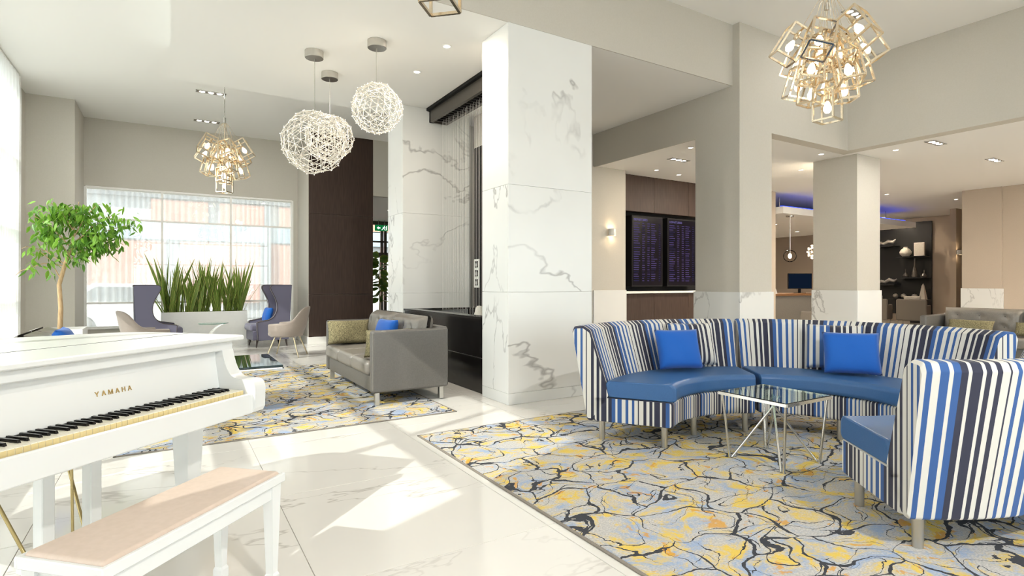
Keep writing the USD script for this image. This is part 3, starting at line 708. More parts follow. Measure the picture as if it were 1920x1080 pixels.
cushion('cushion', 'olive tweed lumbar cushion leaning at the far end of the grey leather sofa', 'olive_tweed', (2.0, 7.365, .635), 266, .22, .54, .31, .12)
cushion('cushion', 'olive tweed cushion half hidden behind the near arm of the grey leather sofa', 'olive_tweed', (2.0, 5.80, .635), 92, .22, .52, .30, .12)
cushion('cushion', 'bright blue cushion leaning on the back of the grey leather sofa', 'cobalt_fabric', (2.13, 6.30, .68), 190, .28, .40, .36, .15)
cushion('cushion', 'bright blue cushion on the dark love seat behind the piano', 'cobalt_fabric', (-.77, 6.27, .69), 0, .35, .42, .40, .15)
for y, lb in ((3.75, 'left'), (2.9, 'right')):
    cushion('cushion', f'pale olive cushion on the {lb} seat of the tufted grey sofa at the far right', 'olive_tweed', (10.84, y, .585), 180, .5, .60, .22, .11)
on_banquette(0, 72, 1.315, .715, 'cushion', 'striped cushion behind the blue one on the left curved banquette', 'stripes', .44, .40, 18, True, -8)
on_banquette(0, 84, 1.16, .695, 'cushion', 'bright blue square cushion on the left curved banquette', 'cobalt_fabric', .40, .36, 22, False, -18)
on_banquette(1, 19, 1.315, .715, 'cushion', 'striped cushion behind the blue one on the right curved banquette', 'stripes', .44, .40, 18, True, 10)
on_banquette(2, 288, 1.28, .735, 'cushion', 'striped cushion peeping over the back of the foreground banquette at the right picture edge', 'stripes', .44, .42, 16, True)
on_banquette(1, 11.0, 1.14, .69, 'cushion', 'bright blue square cushion on the right curved banquette', 'cobalt_fabric', .42, .36, 22, False, 26)

# ------------------------------------------------------------------ low smoked glass coffee table
ct = thing('coffee_table', 'low square coffee table with a dark reflective glass top beside the leather sofa', 'table', loc=(.44, 6.32, .011))
part(ct, 'table_top', cbox(-.5, -.5, .445, .5, .5, .465, .004), 'smoked_glass')
part(ct, 'top_edge', join(cbox(-.505, -.505, .43, .505, -.49, .444, .002), cbox(.49, -.505, .43, .505, .505, .444, .002), cbox(-.505, .49, .43, .505, .505, .444, .002), cbox(-.505, -.505, .43, -.49, .505, .444, .002)), 'chrome')
part(ct, 'base_plate', cbox(-.44, -.46, 0, .0, .44, .035, .004), 'black_stone')
part(ct, 'pedestal', cbox(-.30, -.34, .035, -.12, .34, .43, .006), 'black_stone')

# ------------------------------------------------------------------ white grand piano
pn = thing('grand_piano', 'white grand piano with closed lid and open keyboard at the left', 'piano', loc=(1.76 * .733 - 2.9 * .68, 1.76 * .68 + 2.9 * .733, 0), rotz=math.radians(42.85))
HW = .692
def bez(p0, p1, p2, p3, n=14):
    t = np.linspace(0, 1, n)[:, None]; p0, p1, p2, p3 = map(np.array, (p0, p1, p2, p3))
    return ((1 - t) ** 3 * p0 + 3 * (1 - t) ** 2 * t * p1 + 3 * (1 - t) * t * t * p2 + t ** 3 * p3).tolist()
def outline(hw, y0, L):
    return [(-hw, y0), (hw, y0), (hw, y0 + .55)] + bez((hw, y0 + .55), (hw, y0 + 1.0), (.18, y0 + .75), (.10, y0 + L - .18)) + bez((.10, y0 + L - .18), (.06, y0 + L + .02), (-.30, y0 + L + .06), (-hw + .05, y0 + L - .12)) + [(-hw, y0 + L - .3)]
rim = sg.Polygon(outline(HW, -.63, 1.5))
part(pn, 'case', extrude(rim.difference(rim.buffer(-.045).intersection(sg.box(-2, -.55, 2, 2))), .345, .62), 'piano_white', 25)
part(pn, 'soundboard', extrude(rim.buffer(-.02), .02, .63), 'piano_white')
lid = sg.Polygon(outline(HW + .043, -.70, 1.60)).buffer(.004)
part(pn, 'lid', extrude(lid.intersection(sg.box(-2, -.332, 2, 2)), .026, .974), 'piano_white', 25)
part(pn, 'lid_flap', cbox(-HW - .047, -.705, .974, HW + .047, -.345, 1.0, .006), 'piano_white', label='hinged front flap of the lid')
part(pn, 'lid_gap', box(-HW - .04, -.345, .972, HW + .04, -.332, .9992), 'gap_black', label='black strip painted as shadow in the hinge gap between the lid and its flap')  # black strip stands in for the shadow in the hinge gap
part(pn, 'lid_moulding', cbox(-HW, -.672, .925, HW, -.60, .974, .005), 'piano_white')
part(pn, 'key_bed', cbox(-HW + .02, -.845, .62, HW - .02, -.55, .69, .004), 'piano_white')
part(pn, 'key_slip', cbox(-HW + .07, -.862, .615, HW - .07, -.842, .718, .005), 'piano_white')
fall = hull([(x, y, z) for x in (-.632, .632) for y, z in ((-.655, .735), (-.632, .735), (-.622, .93), (-.600, .93))])
part(pn, 'fallboard', fall, 'piano_white')
arm = [(-.60, .62), (-.862, .62), (-.874, .64), (-.878, .735)] + bez((-.878, .735), (-.876, .782), (-.845, .786), (-.81, .784), 8) + bez((-.81, .784), (-.735, .78), (-.70, .80), (-.672, .93), 10) + [(-.60, .93)]
for s in (-1, 1):
    m = extrude(sg.Polygon(arm), .075)
    m = basis(m, (0, 1, 0), (0, 0, 1), (1, 0, 0))
    x = -HW if s < 0 else HW - .075
    part(pn, 'key_arm', mv(m, t=(x, 0, 0)), 'piano_white', 25)
    xk = s * .621
    part(pn, 'key_block', cbox(min(xk, xk + s * .02) - .0, -.838, .69, max(xk, xk + s * .02), -.66, .735, .004), 'piano_white')
kw = 1.222 / 52
for i in range(52):
    x0 = -.611 + i * kw
    k = part(pn, 'white_key', cbox(x0 + .0005, -.81, .705, x0 + kw - .0005, -.66, .731, .0015), 'key_ivory')
    part(k, 'key_front', box(x0 + .0012, -.8115, .705, x0 + kw - .0012, -.8095, .7285), 'key_front')
for i in range(51):
    n = (i + 5) % 7           # the lowest key is an A: 0=C
    if n in (2, 6):
        continue
    x = -.611 + (i + 1) * kw + {0: -.002, 1: .002, 3: -.003, 4: 0, 5: .003}[n]
    b = hull([(x + a * .0058, -.762, .729) for a in (-1, 1)] + [(x + a * .0046, -.756, .742) for a in (-1, 1)] + [(x + a * .0058, -.66, .729) for a in (-1, 1)] + [(x + a * .0046, -.66, .742) for a in (-1, 1)])
    part(pn, 'black_key', b, 'key_black')
part(pn, 'red_felt', box(-.612, -.662, .72, .612, -.656, .736), 'gap_black')
txt = []
xx = 0
for ch in 'YAMAHA':
    g = meshkit.text_mesh(ch, .0195, .0015, bold=True); txt.append(mv(g, t=(xx - g.bounds[0, 0], 0, 0))); xx += g.extents[0] + .0105
txt = join(txt); txt.apply_translation((-xx / 2, 0, 0))
part(pn, 'lettering', basis(txt, (1, 0, 0), (0, .17, .985), (0, -.985, .17), (.06, -.6435, .812)), 'brass', label='brass maker name letters on the fallboard')
def taper_leg(x, y, top, w0=.055, w1=.036):
    return join(hull([(x + a * w0, y + b * w0, top) for a in (-1, 1) for b in (-1, 1)] + [(x + a * w1, y + b * w1, .10) for a in (-1, 1) for b in (-1, 1)]), cbox(x - w1 - .008, y - w1 - .008, .075, x + w1 + .008, y + w1 + .008, .10, .003))
for x, y in ((-.55, -.47), (.60, -.47), (-.32, .62)):
    l = part(pn, 'leg', taper_leg(x, y, .63), 'piano_white')
    part(l, 'caster', join(rod((x - .012, y, .036), (x + .012, y, .036), .036, n=20), rod((x, y, .05), (x, y, .08), .012)), 'brass', 40)
ly = part(pn, 'lyre', join(*[cbox(x - .026, -.43, .14, x + .026, -.375, .63, .004) for x in (-.055, .145)], cbox(-.115, -.46, .085, .205, -.33, .15, .006), cbox(-.095, -.44, .60, .185, -.34, .635, .004)), 'piano_white')
for x in (-.03, .045, .12):
    part(ly, 'pedal', hull([(x + a * .012, -.45, .10) for a in (-1, 1)] + [(x + a * .016, -.55, .085) for a in (-1, 1)] + [(x + a * .012, -.45, .112) for a in (-1, 1)] + [(x + a * .016, -.55, .095) for a in (-1, 1)]), 'brass')
for x0, x1 in ((-.075, -.14), (.165, .23)):
    part(ly, 'brace_rod', rod((x0, -.34, .13), (x1, -.06, .63), .007), 'brass', 40)
part(ly, 'trap_rod', rod((.085, -.37, .13), (.085, -.36, .62), .006), 'brass', 40)

# piano bench
bn = thing('piano_bench', 'white piano bench with a cream padded seat in the foreground', 'bench', loc=(.011, 2.348, 0), rotz=math.radians(45.5))
part(bn, 'seat_pad', rbox(-.40, -.148, .442, .40, .148, .482, .014), 'bench_vinyl', 40)
part(bn, 'seat_rim', join(cbox(-.415, -.163, .435, .415, -.145, .472, .004), cbox(-.415, .145, .435, .415, .163, .472, .004), cbox(-.415, -.15, .435, -.397, .15, .472, .004), cbox(.397, -.15, .435, .415, .15, .472, .004)), 'piano_white')
part(bn, 'apron', join(cbox(-.39, -.143, .375, .39, -.123, .44, .003), cbox(-.39, .123, .375, .39, .143, .44, .003), cbox(-.39, -.13, .375, -.37, .13, .44, .003), cbox(.37, -.13, .375, .39, .13, .44, .003)), 'piano_white')
for sx in (-1, 1):
    for sy in (-1, 1):
        x, y = sx * .375, sy * .125
        part(bn, 'leg', join(hull([(x + a * .028, y + b * .025, .44) for a in (-1, 1) for b in (-1, 1)] + [(x + a * .016, y + b * .016, .06) for a in (-1, 1) for b in (-1, 1)]), hull([(x + a * .021, y + b * .021, z) for a in (-1, 1) for b in (-1, 1) for z in (.012, .05)] + [(x + a * .015, y + b * .015, z) for a in (-1, 1) for b in (-1, 1) for z in (.0, .064)])), 'piano_white')

# ------------------------------------------------------------------ wing chairs and tub chairs
def wing_chair(label, loc, rz):
    """faces +x; tall back with curved wings"""
    t = thing('wing_chair', label, 'armchair', loc=loc, rotz=rz)
    side = [(-.40, .14), (.18, .14), (.20, .50), (-.02, .54)] + bez((-.02, .54), (-.16, .60), (-.20, .74), (-.17, .88), 10) + bez((-.17, .88), (-.14, 1.02), (-.06, 1.10), (-.05, 1.18), 10) + bez((-.05, 1.18), (-.05, 1.23), (-.10, 1.235), (-.16, 1.235), 6) + [(-.44, 1.235), (-.46, 1.22), (-.43, .60)]
    sp = sg.Polygon(side).buffer(-.012).buffer(.012)
    for s in (-1, 1):
        m = basis(extrude(sp, .07), (1, 0, 0), (0, 0, 1), (0, -1, 0), (0, s * .30 + .035, 0))
        w = part(t, 'side_wing', m, 'violet_fabric', 30)
        e = np.array(sp.exterior.coords); e = e[(e[:, 0] > -.25) | (e[:, 1] > 1.2)]
        part(w, 'piping', join(*[tube(np.stack([q[:, 0], np.full(len(q), s * .30 + o), q[:, 1]], -1), .006, 5) for o in (-.035, .035) for q in (e[:-1],)]), 'dark_piping', 40)
    back = sg.Polygon([(-.44, .30), (-.30, .30), (-.345, 1.20), (-.36, 1.235), (-.43, 1.235), (-.46, 1.21)]).buffer(-.01).buffer(.01)
    part(t, 'backrest', basis(extrude(back, .54), (1, 0, 0), (0, 0, 1), (0, -1, 0), (0, .27, 0)), 'violet_fabric', 30)
    part(t, 'seat_base', rbox(-.38, -.265, .14, .26, .265, .33, .02), 'violet_fabric', 40)
    part(t, 'seat_cushion', rbox(-.31, -.262, .325, .30, .262, .46, .04), 'violet_fabric', 40)
    for sx, x in ((1, .18), (-1, -.36)):
        for sy in (-1, 1):
            part(t, 'leg', rod((x, sy * .27, .15), (x + sx * .02, sy * .28, 0), .022, .012, n=12), 'dark_piping', 40)
    return t
wing_chair('tall violet grey wing chair left of the snake plants, facing right', (-.12, 12.22, 0), math.radians(4))
wing_chair('tall violet grey wing chair right of the snake plants, with a blue cushion', (1.60, 12.25, 0), math.radians(187))
cushion('cushion', 'small bright blue cushion in the right violet wing chair', 'cobalt_fabric', (1.68, 12.24, .63), 190, .25, .36, .30, .13)

def tub_chair(label, loc, rz):
    """faces +x; low shell with sloping arms on four splayed gold legs"""
    t = thing('tub_chair', label, 'armchair', loc=loc, rotz=rz)
    n = 30; A = np.linspace(-2.05, 2.05, n)           # angle from the back centre
    def shell(off, topadd):
        P = []
        for a in A:
            k = abs(a) / 2.05
            rx, ry = (.27 + off), (.275 + off)
            x = -math.cos(a) * rx + (.10 if abs(a) > PI / 2 else .0) * (abs(a) - PI / 2) * 2; y = math.sin(a) * ry
            top = .86 - .24 * (1 / (1 + math.exp(-(k - .42) * 13))) - .06 * k + topadd
            lean = .10 * (1 - k)
            col = []
            for s in np.linspace(0, 1, 8):
                z = .40 - .05 * (1 - s) + (top - .40) * s
                q = (s - .0) ** 1.1
                col.append((x * (.86 + .14 * min(1, s * 2.2)) - lean * q, y * (.86 + .14 * min(1, s * 2.2)), z))
            P.append(col)
        return np.array(P)
    Po, Pi = shell(.025, 0), shell(-.025, 0)
    go, gi = grid(Po), grid(Pi); gi.invert()
    rimg = grid(np.stack([Po[:, -1], (Po[:, -1] + Pi[:, -1]) / 2 + np.array([0, 0, .014]), Pi[:, -1]], 1))
    botg = grid(np.stack([Pi[:, 0], Po[:, 0]], 1))
    e0 = grid(np.stack([Po[0], Pi[0]], 0)); e1 = grid(np.stack([Pi[-1], Po[-1]], 0))
    m = join(go, gi, rimg, botg, e0, e1); m.merge_vertices(); trimesh.repair.fix_normals(m)
    part(t, 'shell', m, 'taupe_velvet', True)
    part(t, 'seat_cushion', mv(lathe([(0, .345), (.23, .345), (.265, .37), (.27, .41), (.245, .445), (0, .46)], 32), t=(.03, 0, 0), s=(1.06, 1, 1)), 'taupe_velvet', 50)
    for sx in (-1, 1):
        for sy in (-1, 1):
            part(t, 'leg', rod((sx * .15, sy * .15, .36), (sx * .25 + (.02 if sx > 0 else -.02), sy * .25, 0), .013, .009, n=12), 'gold_leg', 40)
    return t
tub_chair('taupe velvet tub chair with gold legs near the brown wood wall', (1.74, 10.36, 0), math.radians(152))
tub_chair('pale tub chair behind the piano, in front of the left wing chair', (-.32, 10.15, 0), math.radians(22))

# round glass table with a curved chrome base
gt = thing('round_glass_table', 'small round glass table on a curved chrome base between the wing chairs', 'table', loc=(.70, 12.05, 0))
tp = part(gt, 'table_top', lathe([(0, .50), (.252, .50), (.255, .506), (.252, .512), (0, .512)], 48), 'table_glass')
part(tp, 'rim', lathe([(.252, .500), (.257, .503), (.257, .509), (.252, .512), (.252, .500)], 48), 'glass_edge', 30)
cres = bez((-.20, .012), (-.17, .25), (-.02, .46), (.18, .498), 18) + list(reversed(bez((-.11, .012), (-.10, .20), (.0, .42), (.18, .49), 18)))
part(gt, 'curved_support', mv(extrude(sg.Polygon(cres), .05), rx=PI / 2, t=(0, .025, 0)), 'chrome', 30)
part(gt, 'base_plate', cbox(-.2, -.16, 0, .24, .16, .012, .003), 'chrome')

# ------------------------------------------------------------------ planters and plants
pl = thing('planter', 'long white planter box holding the snake plants by the back window', 'planter', loc=(.62, 12.88, 0))
wall_ = sg.box(-.78, -.16, .74, .16)
part(pl, 'box', join(extrude(wall_.difference(sg.box(-.75, -.13, .71, .13)), .70), box(-.76, -.15, .02, .72, .15, .1)), 'planter_white')
part(pl, 'soil', box(-.75, -.13, .5, .71, .13, .655), 'soil')
sn = thing('snake_plant', 'row of tall snake plants with yellow edged leaves in the white planter', 'plant', loc=(.62, 12.88, .656))
def strap(base, h, w, lean, az, twist, curl):
    n = 9; s = np.linspace(0, 1, n)
    cx = base[0] + math.cos(az) * (lean * s * h + curl * s ** 2 * h); cy = base[1] + math.sin(az) * (lean * s * h + curl * s ** 2 * h) * .35
    cz = base[2] + s * h * math.sqrt(max(.4, 1 - lean * lean))
    wid = w * np.clip(np.minimum(.75 + s * .9, (1 - s) * 2.6 + .02), 0, 1)
    P, U = [], []
    for k in range(n):
        a = twist * s[k] + az + 1.2
        d = np.array([math.cos(a), math.sin(a), 0]); nrm = np.array([-math.sin(a), math.cos(a), 0])
        c = np.array([cx[k], cy[k], cz[k]])
        P.append([c - d * wid[k] / 2, c - d * wid[k] * .29 + nrm * wid[k] * .05, c + nrm * wid[k] * .12, c + d * wid[k] * .29 + nrm * wid[k] * .05, c + d * wid[k] / 2])
        U.append([(.86, s[k]), (.30, s[k]), (.1, s[k]), (.30, s[k]), (.86, s[k])])
    return grid(np.array(P)), np.array(U).reshape(-1, 2)
for k in range(170):
    x = R.uniform(-.72, .68); clump = .5 + .5 * math.sin(x * 9 + 1)
    h = R.uniform(.70, 1.16) * (.80 + .30 * clump) * (1.0 if k % 5 else .8)
    m, uv = strap((x, R.uniform(-.10, .10), 0), h, R.uniform(.052, .082), R.uniform(0, .26), R.choice((0, PI)) + R.uniform(-.7, .7), R.uniform(-.9, .9), R.uniform(-.02, .12))
    part(sn, 'leaf', m, 'snake_leaf', True, uv=uv)
for x, az in ((-.70, PI), (-.74, PI - .2), (.66, 0.1)):
    m, uv = strap((x, -.05, 0), .78, .055, .42, az, .4, .12); part(sn, 'leaf', m, 'snake_leaf', True, uv=uv)

fp = thing('planter', 'white square planter of the ficus tree behind the piano', 'planter', loc=(-1.40, 10.55, 0))
part(fp, 'box', join(extrude(sg.box(-.3, -.3, .3, .3).difference(sg.box(-.27, -.27, .27, .27)), .60), box(-.28, -.28, .02, .28, .28, .1)), 'planter_white')
part(fp, 'soil', box(-.27, -.27, .4, .27, .27, .55), 'soil')
ft = thing('ficus_tree', 'slender ficus tree with drooping bright green leaves by the left window', 'tree', loc=(-1.40, 10.55, .552))
trunk = [(0, 0, 0), (.01, 0, .35), (-.01, .01, .7), (.06, 0, 1.0), (.13, .02, 1.25), (.16, 0, 1.5)]
part(ft, 'trunk', tube(trunk, [.034, .03, .028, .026, .02, .013], 10), 'bark', True)
def leaf(c, d, L, w):
    """pointed leaf hanging along d"""
    d = np.asarray(d, float); d /= np.linalg.norm(d); _, a, b = frame_of(d); an = R.uniform(0, 2 * PI); side = math.cos(an) * a + math.sin(an) * b; nr = np.cross(d, side)
    s = np.array([0, .2, .45, .7, 1.0]); ww = np.array([.08, .8, 1.0, .62, .02]) * w / 2; bend = -.12 * L * s ** 2
    P = np.array([[c + d * L * t + nr * bb - side * q, c + d * L * t + nr * (bb - q * .25), c + d * L * t + nr * bb + side * q] for t, q, bb in zip(s, ww, bend)])
    U = np.array([[(.5, t), (.15, t), (.5, t)] for t in s]).reshape(-1, 2)
    return grid(P), U
tw = random.Random(5)
twigs = [((.16, 0, 1.5), (-.10, -.05, 1.90)), ((.13, .02, 1.25), (-.32, .0, 1.72)), ((.16, 0, 1.5), (.22, .05, 1.95)), ((.13, .02, 1.25), (.62, -.05, 1.75)), ((.16, 0, 1.4), (.45, .0, 1.92)), ((.12, .02, 1.2), (.80, .0, 1.62)),
         ((.13, 0, 1.3), (.42, -.1, 1.42)), ((.06, 0, 1.0), (-.38, 0, 1.25)), ((.06, 0, 1.0), (.38, 0, 1.25)), ((.0, 0, .8), (-.22, 0, 1.18)), ((.1, 0, 1.15), (-.18, .1, 1.5)), ((.16, 0, 1.5), (.05, .12, 1.85)), ((.06, 0, .98), (-.44, 0, .9)), ((.13, 0, 1.3), (.62, .1, 1.35))]
LV = [[], [], [], []]; nl = 0
for q, (p0, p1) in enumerate(twigs):
    p0, p1 = np.array(p0), np.array(p1); mid = (p0 + p1) / 2 + np.array([0, 0, .07]); end = p1 + (p1 - p0) * .12 + np.array([0, 0, -.06])
    pts = [p0, mid, p1, end]
    part(ft, 'branch', tube(pts, [.009, .007, .005, .003], 6), 'bark', True)
    count = 92 if q not in (7, 9, 12) else 26
    for k in range(count):
        s = tw.uniform(.38 if q not in (7, 12) else .75, 1.12); base = p0 + (p1 - p0) * s + np.array([tw.gauss(0, .10), tw.gauss(0, .10), tw.gauss(0, .07)]) * (1 if q not in (7, 12) else .8)
        d = np.array([tw.gauss(.0, .5), tw.gauss(0, .5), -1.0 + tw.gauss(.1, .45)]); L = tw.uniform(.095, .16)
        if base[0] < -.36 or base[2] > 1.93 + tw.uniform(-.06, .06):
            continue
        m, uv = leaf(base, d, L, L * .36)
        mt = 'ficus_leaf' if tw.random() < .62 else 'ficus_leaf_dark'
        if nl < 295 and k % 4 == 0:
            part(ft, 'leaf', m, mt, True, uv=uv); nl += 1
        else:
            LV[0 if mt == 'ficus_leaf' else 1].append((m, uv))
for mt, L in (('ficus_leaf', LV[0]), ('ficus_leaf_dark', LV[1])):
    part(ft, 'foliage', join(*[x[0] for x in L]), mt, True, kind='stuff', uv=np.vstack([x[1] for x in L]))

bp = thing('potted_plant', 'broad leaved plant by the entrance door past the brown wood wall', 'plant', loc=(4.45, 13.6, 0))
part(bp, 'pot', lathe([(0, 0), (.17, 0), (.21, .42), (.19, .42), (.185, .38), (0, .38)], 28), 'black_matte', 40)
part(bp, 'stem', tube([(0, 0, .38), (.01, 0, .8), (-.01, .01, 1.3), (.02, 0, 1.95)], [.016, .014, .012, .006], 8), 'bark', True)
for k in range(34):
    z = .85 + 1.1 * (k / 33); az = k * 2.4
    m, uv = leaf(np.array([0.02 * math.cos(az), .02 * math.sin(az), z]), (math.cos(az), math.sin(az), .15 if z > 1.6 else -.35), R.uniform(.26, .36), .19)
    part(bp, 'leaf', m, 'big_leaf', True, uv=uv)

# ------------------------------------------------------------------ water curtain feature
tr = thing('water_trough', 'long black stone water trough between the marble column and the marble pier', 'trough')
part(tr, 'front_panel', cbox(3.05, 5.57, .415, 3.10, 8.10, .86, .003), 'black_stone')
part(tr, 'front_panel', cbox(3.05, 5.57, 0, 3.10, 8.10, .405, .003), 'black_stone')
part(tr, 'joint_strip', box(3.06, 5.57, .404, 3.10, 8.10, .416), 'nickel')
part(tr, 'rim', join(cbox(3.03, 5.56, .86, 3.20, 8.115, .885, .003), cbox(4.10, 5.56, .86, 4.24, 8.115, .885, .003), cbox(3.2, 7.96, .86, 4.10, 8.115, .885, .003)), 'black_stone')
part(tr, 'basin', join(box(3.10, 5.57, 0, 4.22, 8.1, .70), box(3.10, 5.57, .7, 3.19, 8.1, .86), box(4.12, 5.57, .7, 4.22, 8.1, .86)), 'black_matte')
part(tr, 'water', box(3.19, 5.57, .70, 4.12, 8.1, .78), 'smoked_glass')
chn = thing('ceiling_channel', 'bronze metal ceiling channel from which the water curtain strings hang', 'channel')
part(chn, 'flange', box(3.40, 5.56, 3.955, 3.80, 8.10, 3.998), 'black_matte')
part(chn, 'housing', join(box(3.45, 5.56, 3.78, 3.50, 8.10, 3.955), box(3.70, 5.56, 3.78, 3.75, 8.10, 3.955), box(3.45, 8.06, 3.78, 3.75, 8.10, 3.955), box(3.50, 5.56, 3.80, 3.70, 8.06, 3.815)), 'bronze')
for k in range(24):
    part(chn, 'cross_slat', box(3.50, 5.62 + k * .1, 3.782, 3.70, 5.65 + k * .1, 3.80), 'black_matte')
st = thing('string_curtain', 'curtain of thin vertical nylon strings between the ceiling channel and the black trough', 'water curtain')
for k in range(52):
    y = 5.72 + k * .0435
    part(st, 'string', rod((3.6, y, .782), (3.6, y, 3.80), .0016, n=5), 'white_trim')
sgn = thing('wall_plaque', 'narrow white plaque with three small square pictograms beside the string curtain', 'sign', loc=(4.235, 7.915, 0))
part(sgn, 'plate', cbox(-.012, -.0, 1.20, 0, .17, 1.66, .003), 'white_trim')
for k in range(3):
    z = 1.235 + k * .145
    q = part(sgn, 'pictogram', box(-.016, .03, z, -.012, .13, z + .1), 'black_matte')
    for j in range(3):
        part(q, 'mark', box(-.018, .042 + j * .03, z + .015, -.016, .056 + j * .03, z + .085 - .02 * ((j + k) % 2)), 'white_trim')
cn = single('cone_lamp', lathe([(0, .0), (.085, 0), (.075, .04), (.05, .13), (.035, .16), (0, .165)], 24), 'white_relief', 'small white cone ornament standing in the black trough', 'ornament', 40, loc=(3.85, 7.2, .7805))

# ------------------------------------------------------------------ departure screens
for x0, lb in ((7.76, 'left departure board screen on the dark wall, full of violet rows'), (8.76, 'right departure board screen, partly hidden behind the square pillar')):
    sc = thing('departure_screen', lb, 'screen', loc=(x0, 8.14, 1.20))
    part(sc, 'housing', cbox(0, .0, 0, .86, .20, 1.42, .006), 'black_matte')
    part(sc, 'display', box(.025, -.003, .03, .835, 0, 1.39), 'screen_black')
    hd_ = mv(meshkit.text_mesh('DEPARTURES', .042, .001, bold=True), rx=PI / 2, t=(.05, -.0035, 1.315))
    part(sc, 'heading', hd_, 'screen_header')
    rows, dim = [], []
    rr = random.Random(int(x0 * 100))
    for k in range(27):
        z = 1.255 - k * .044
        for a, b in ((.05, .24), (.28, .36), (.42, .50), (.53, .55 + rr.uniform(.08, .16)), (.74, .80)):
            (rows if (a < .6 and rr.random() < .8) else dim).append(box(a, -.0042, z, a + (b - a) * rr.uniform(.6, 1), -.003, z + .016))
    part(sc, 'flight_rows', join(rows), 'screen_purple', kind='stuff'); part(sc, 'flight_rows', join(dim), 'screen_dim', kind='stuff')

# wall sconces
def sconce(label, loc, rz):
    s = thing('wall_sconce', label, 'wall lamp', loc=loc, rotz=rz)       # wall behind at +y
    part(s, 'shade', extrude(sg.Point(0, 0).buffer(.075).difference(sg.Point(0, 0).buffer(.066)).intersection(sg.box(-.1, -.1, .1, .02)), .13, -.065), 'white_trim', 30)
    part(s, 'mount', box(-.05, .0, -.05, .05, .035, .05), 'nickel')
    part(s, 'bulb', mv(trimesh.creation.icosphere(2, .022), t=(0, -.02, 0)), 'bulb_glow', True)
    for n_, z, up in (('light_up', .045, True), ('light_down', -.045, False)):
        L = UsdLux.DiskLight.Define(stage, s + '/' + n_)
        L.AddTranslateOp().Set(Gf.Vec3d(0, -.03, z)); L.AddRotateXOp().Set(180.0 if up else 0.0)
        L.CreateRadiusAttr(.03); L.CreateIntensityAttr(110.0); L.CreateColorAttr(Gf.Vec3f(1, .72, .42))
sconce('small round white wall sconce glowing up and down beside the departure screens', (7.02, 7.885, 2.22), 0)
sconce('glowing wall sconce in the far room beside the tan pillar', (19.27, 6.93, 2.15), 0)

# ------------------------------------------------------------------ recessed lamps
def downlight(loc, power=9.0, label=None):
    t = thing('recessed_downlight', label, 'downlight', loc=loc, group=None)
    part(t, 'trim_ring', lathe([(.038, 0), (.055, 0), (.057, -.004), (.052, -.007), (.040, -.004), (.038, 0)], 24), 'white_trim', 40)
    part(t, 'lens', lathe([(0, -.0015), (.038, -.0015), (.038, -.0025), (0, -.0025)], 20), 'lamp_glow')
    L = UsdLux.DiskLight.Define(stage, t + '/light')
    L.AddTranslateOp().Set(Gf.Vec3d(0, 0, -.012)); UsdLux.ShapingAPI.Apply(L.GetPrim()).CreateShapingConeAngleAttr(55.0); L.CreateRadiusAttr(.05); L.CreateIntensityAttr(power * 110 * LAMP); L.CreateColorAttr(Gf.Vec3f(1, .89, .74))
    return t
DL = [((2.71, 5.86, SOF), 'recessed downlight in the soffit nearest the marble column'), ((2.71, 6.77, SOF), 'recessed downlight in the soffit between the column and the sphere pendants'),
      ((7.03, 6.05, LOW), 'round downlight nearest the header in the niche ceiling'), ((7.88, 7.60, LOW), 'left downlight in front of the departure screens'), ((8.6, 7.70, LOW), 'right downlight in front of the departure screens'),
      ((9.24, 5.22, LOW), 'downlight just left of the square pillar under the low ceiling'), ((9.98, 4.43, LOW), 'downlight just right of the square pillar under the low ceiling'),
      ((10.2, 6.15, LOW), 'downlight deeper under the low ceiling, left of the square pillar'), ((14.8, 6.77, LOW), 'small far downlight right of the square pillar'), ((17.2, 6.24, LOW), 'farthest downlight, near the tan pillar'),
      ((13.6, 2.4, LOW), 'downlight over the far tufted sofa, out of the picture'), ((12.0, .5, LOW), 'downlight of the low room outside the picture'), ((4.9, 14.2, 3.19), 'added downlight brightening the entrance vestibule behind the brown wood wall')]  # the vestibule downlight is added fill for the dark plant there
weak = strong = None
for loc, lb in DL:
    near = loc[2] == SOF or loc[:2] in ((9.24, 5.22), (9.98, 4.43), (7.03, 6.05), (7.88, 7.60), (8.6, 7.70), (13.6, 2.4))
    first = weak if near else strong
    if first:
        copy(first, loc, 0, lb)
    else:
        d = downlight(loc, 8.0 if near else 26.0, lb)
        weak, strong = (d, strong) if near else (weak, d)

def slot_light(loc, label, L=.44, W=.13, rz=0, power=16.0, tint=(1, .97, .92)):
    t = thing('slot_light', label, 'ceiling light', loc=loc, rotz=rz)
    part(t, 'frame', join(box(-L / 2, -W / 2, -.008, L / 2, -W / 2 + .015, 0), box(-L / 2, W / 2 - .015, -.008, L / 2, W / 2, 0), box(-L / 2, -W / 2, -.008, -L / 2 + .015, W / 2, 0), box(L / 2 - .015, -W / 2, -.008, L / 2, W / 2, 0)), 'nickel')
    part(t, 'backing', box(-L / 2 + .015, -W / 2 + .015, -.003, L / 2 - .015, W / 2 - .015, 0), 'grey_chair')
    for k in (-1, 0, 1):
        part(t, 'lens', mv(lathe([(0, -.004), (.042, -.004), (.042, -.0065), (0, -.0075)], 18), t=(k * L * .29, 0, 0)), 'lamp_glow')
    R_ = UsdLux.RectLight.Define(stage, t + '/light')
    R_.AddTranslateOp().Set(Gf.Vec3d(0, 0, -.014)); UsdLux.ShapingAPI.Apply(R_.GetPrim()).CreateShapingConeAngleAttr(65.0); R_.CreateWidthAttr(L * .8); R_.CreateHeightAttr(W * .6); R_.CreateIntensityAttr(power * 30 * LAMP); R_.CreateColorAttr(Gf.Vec3f(*tint))
    return t
s0 = slot_light((.57, 10.45, HC), 'three lamp slot light in the window side ceiling beside the left chandelier rod', power=8)
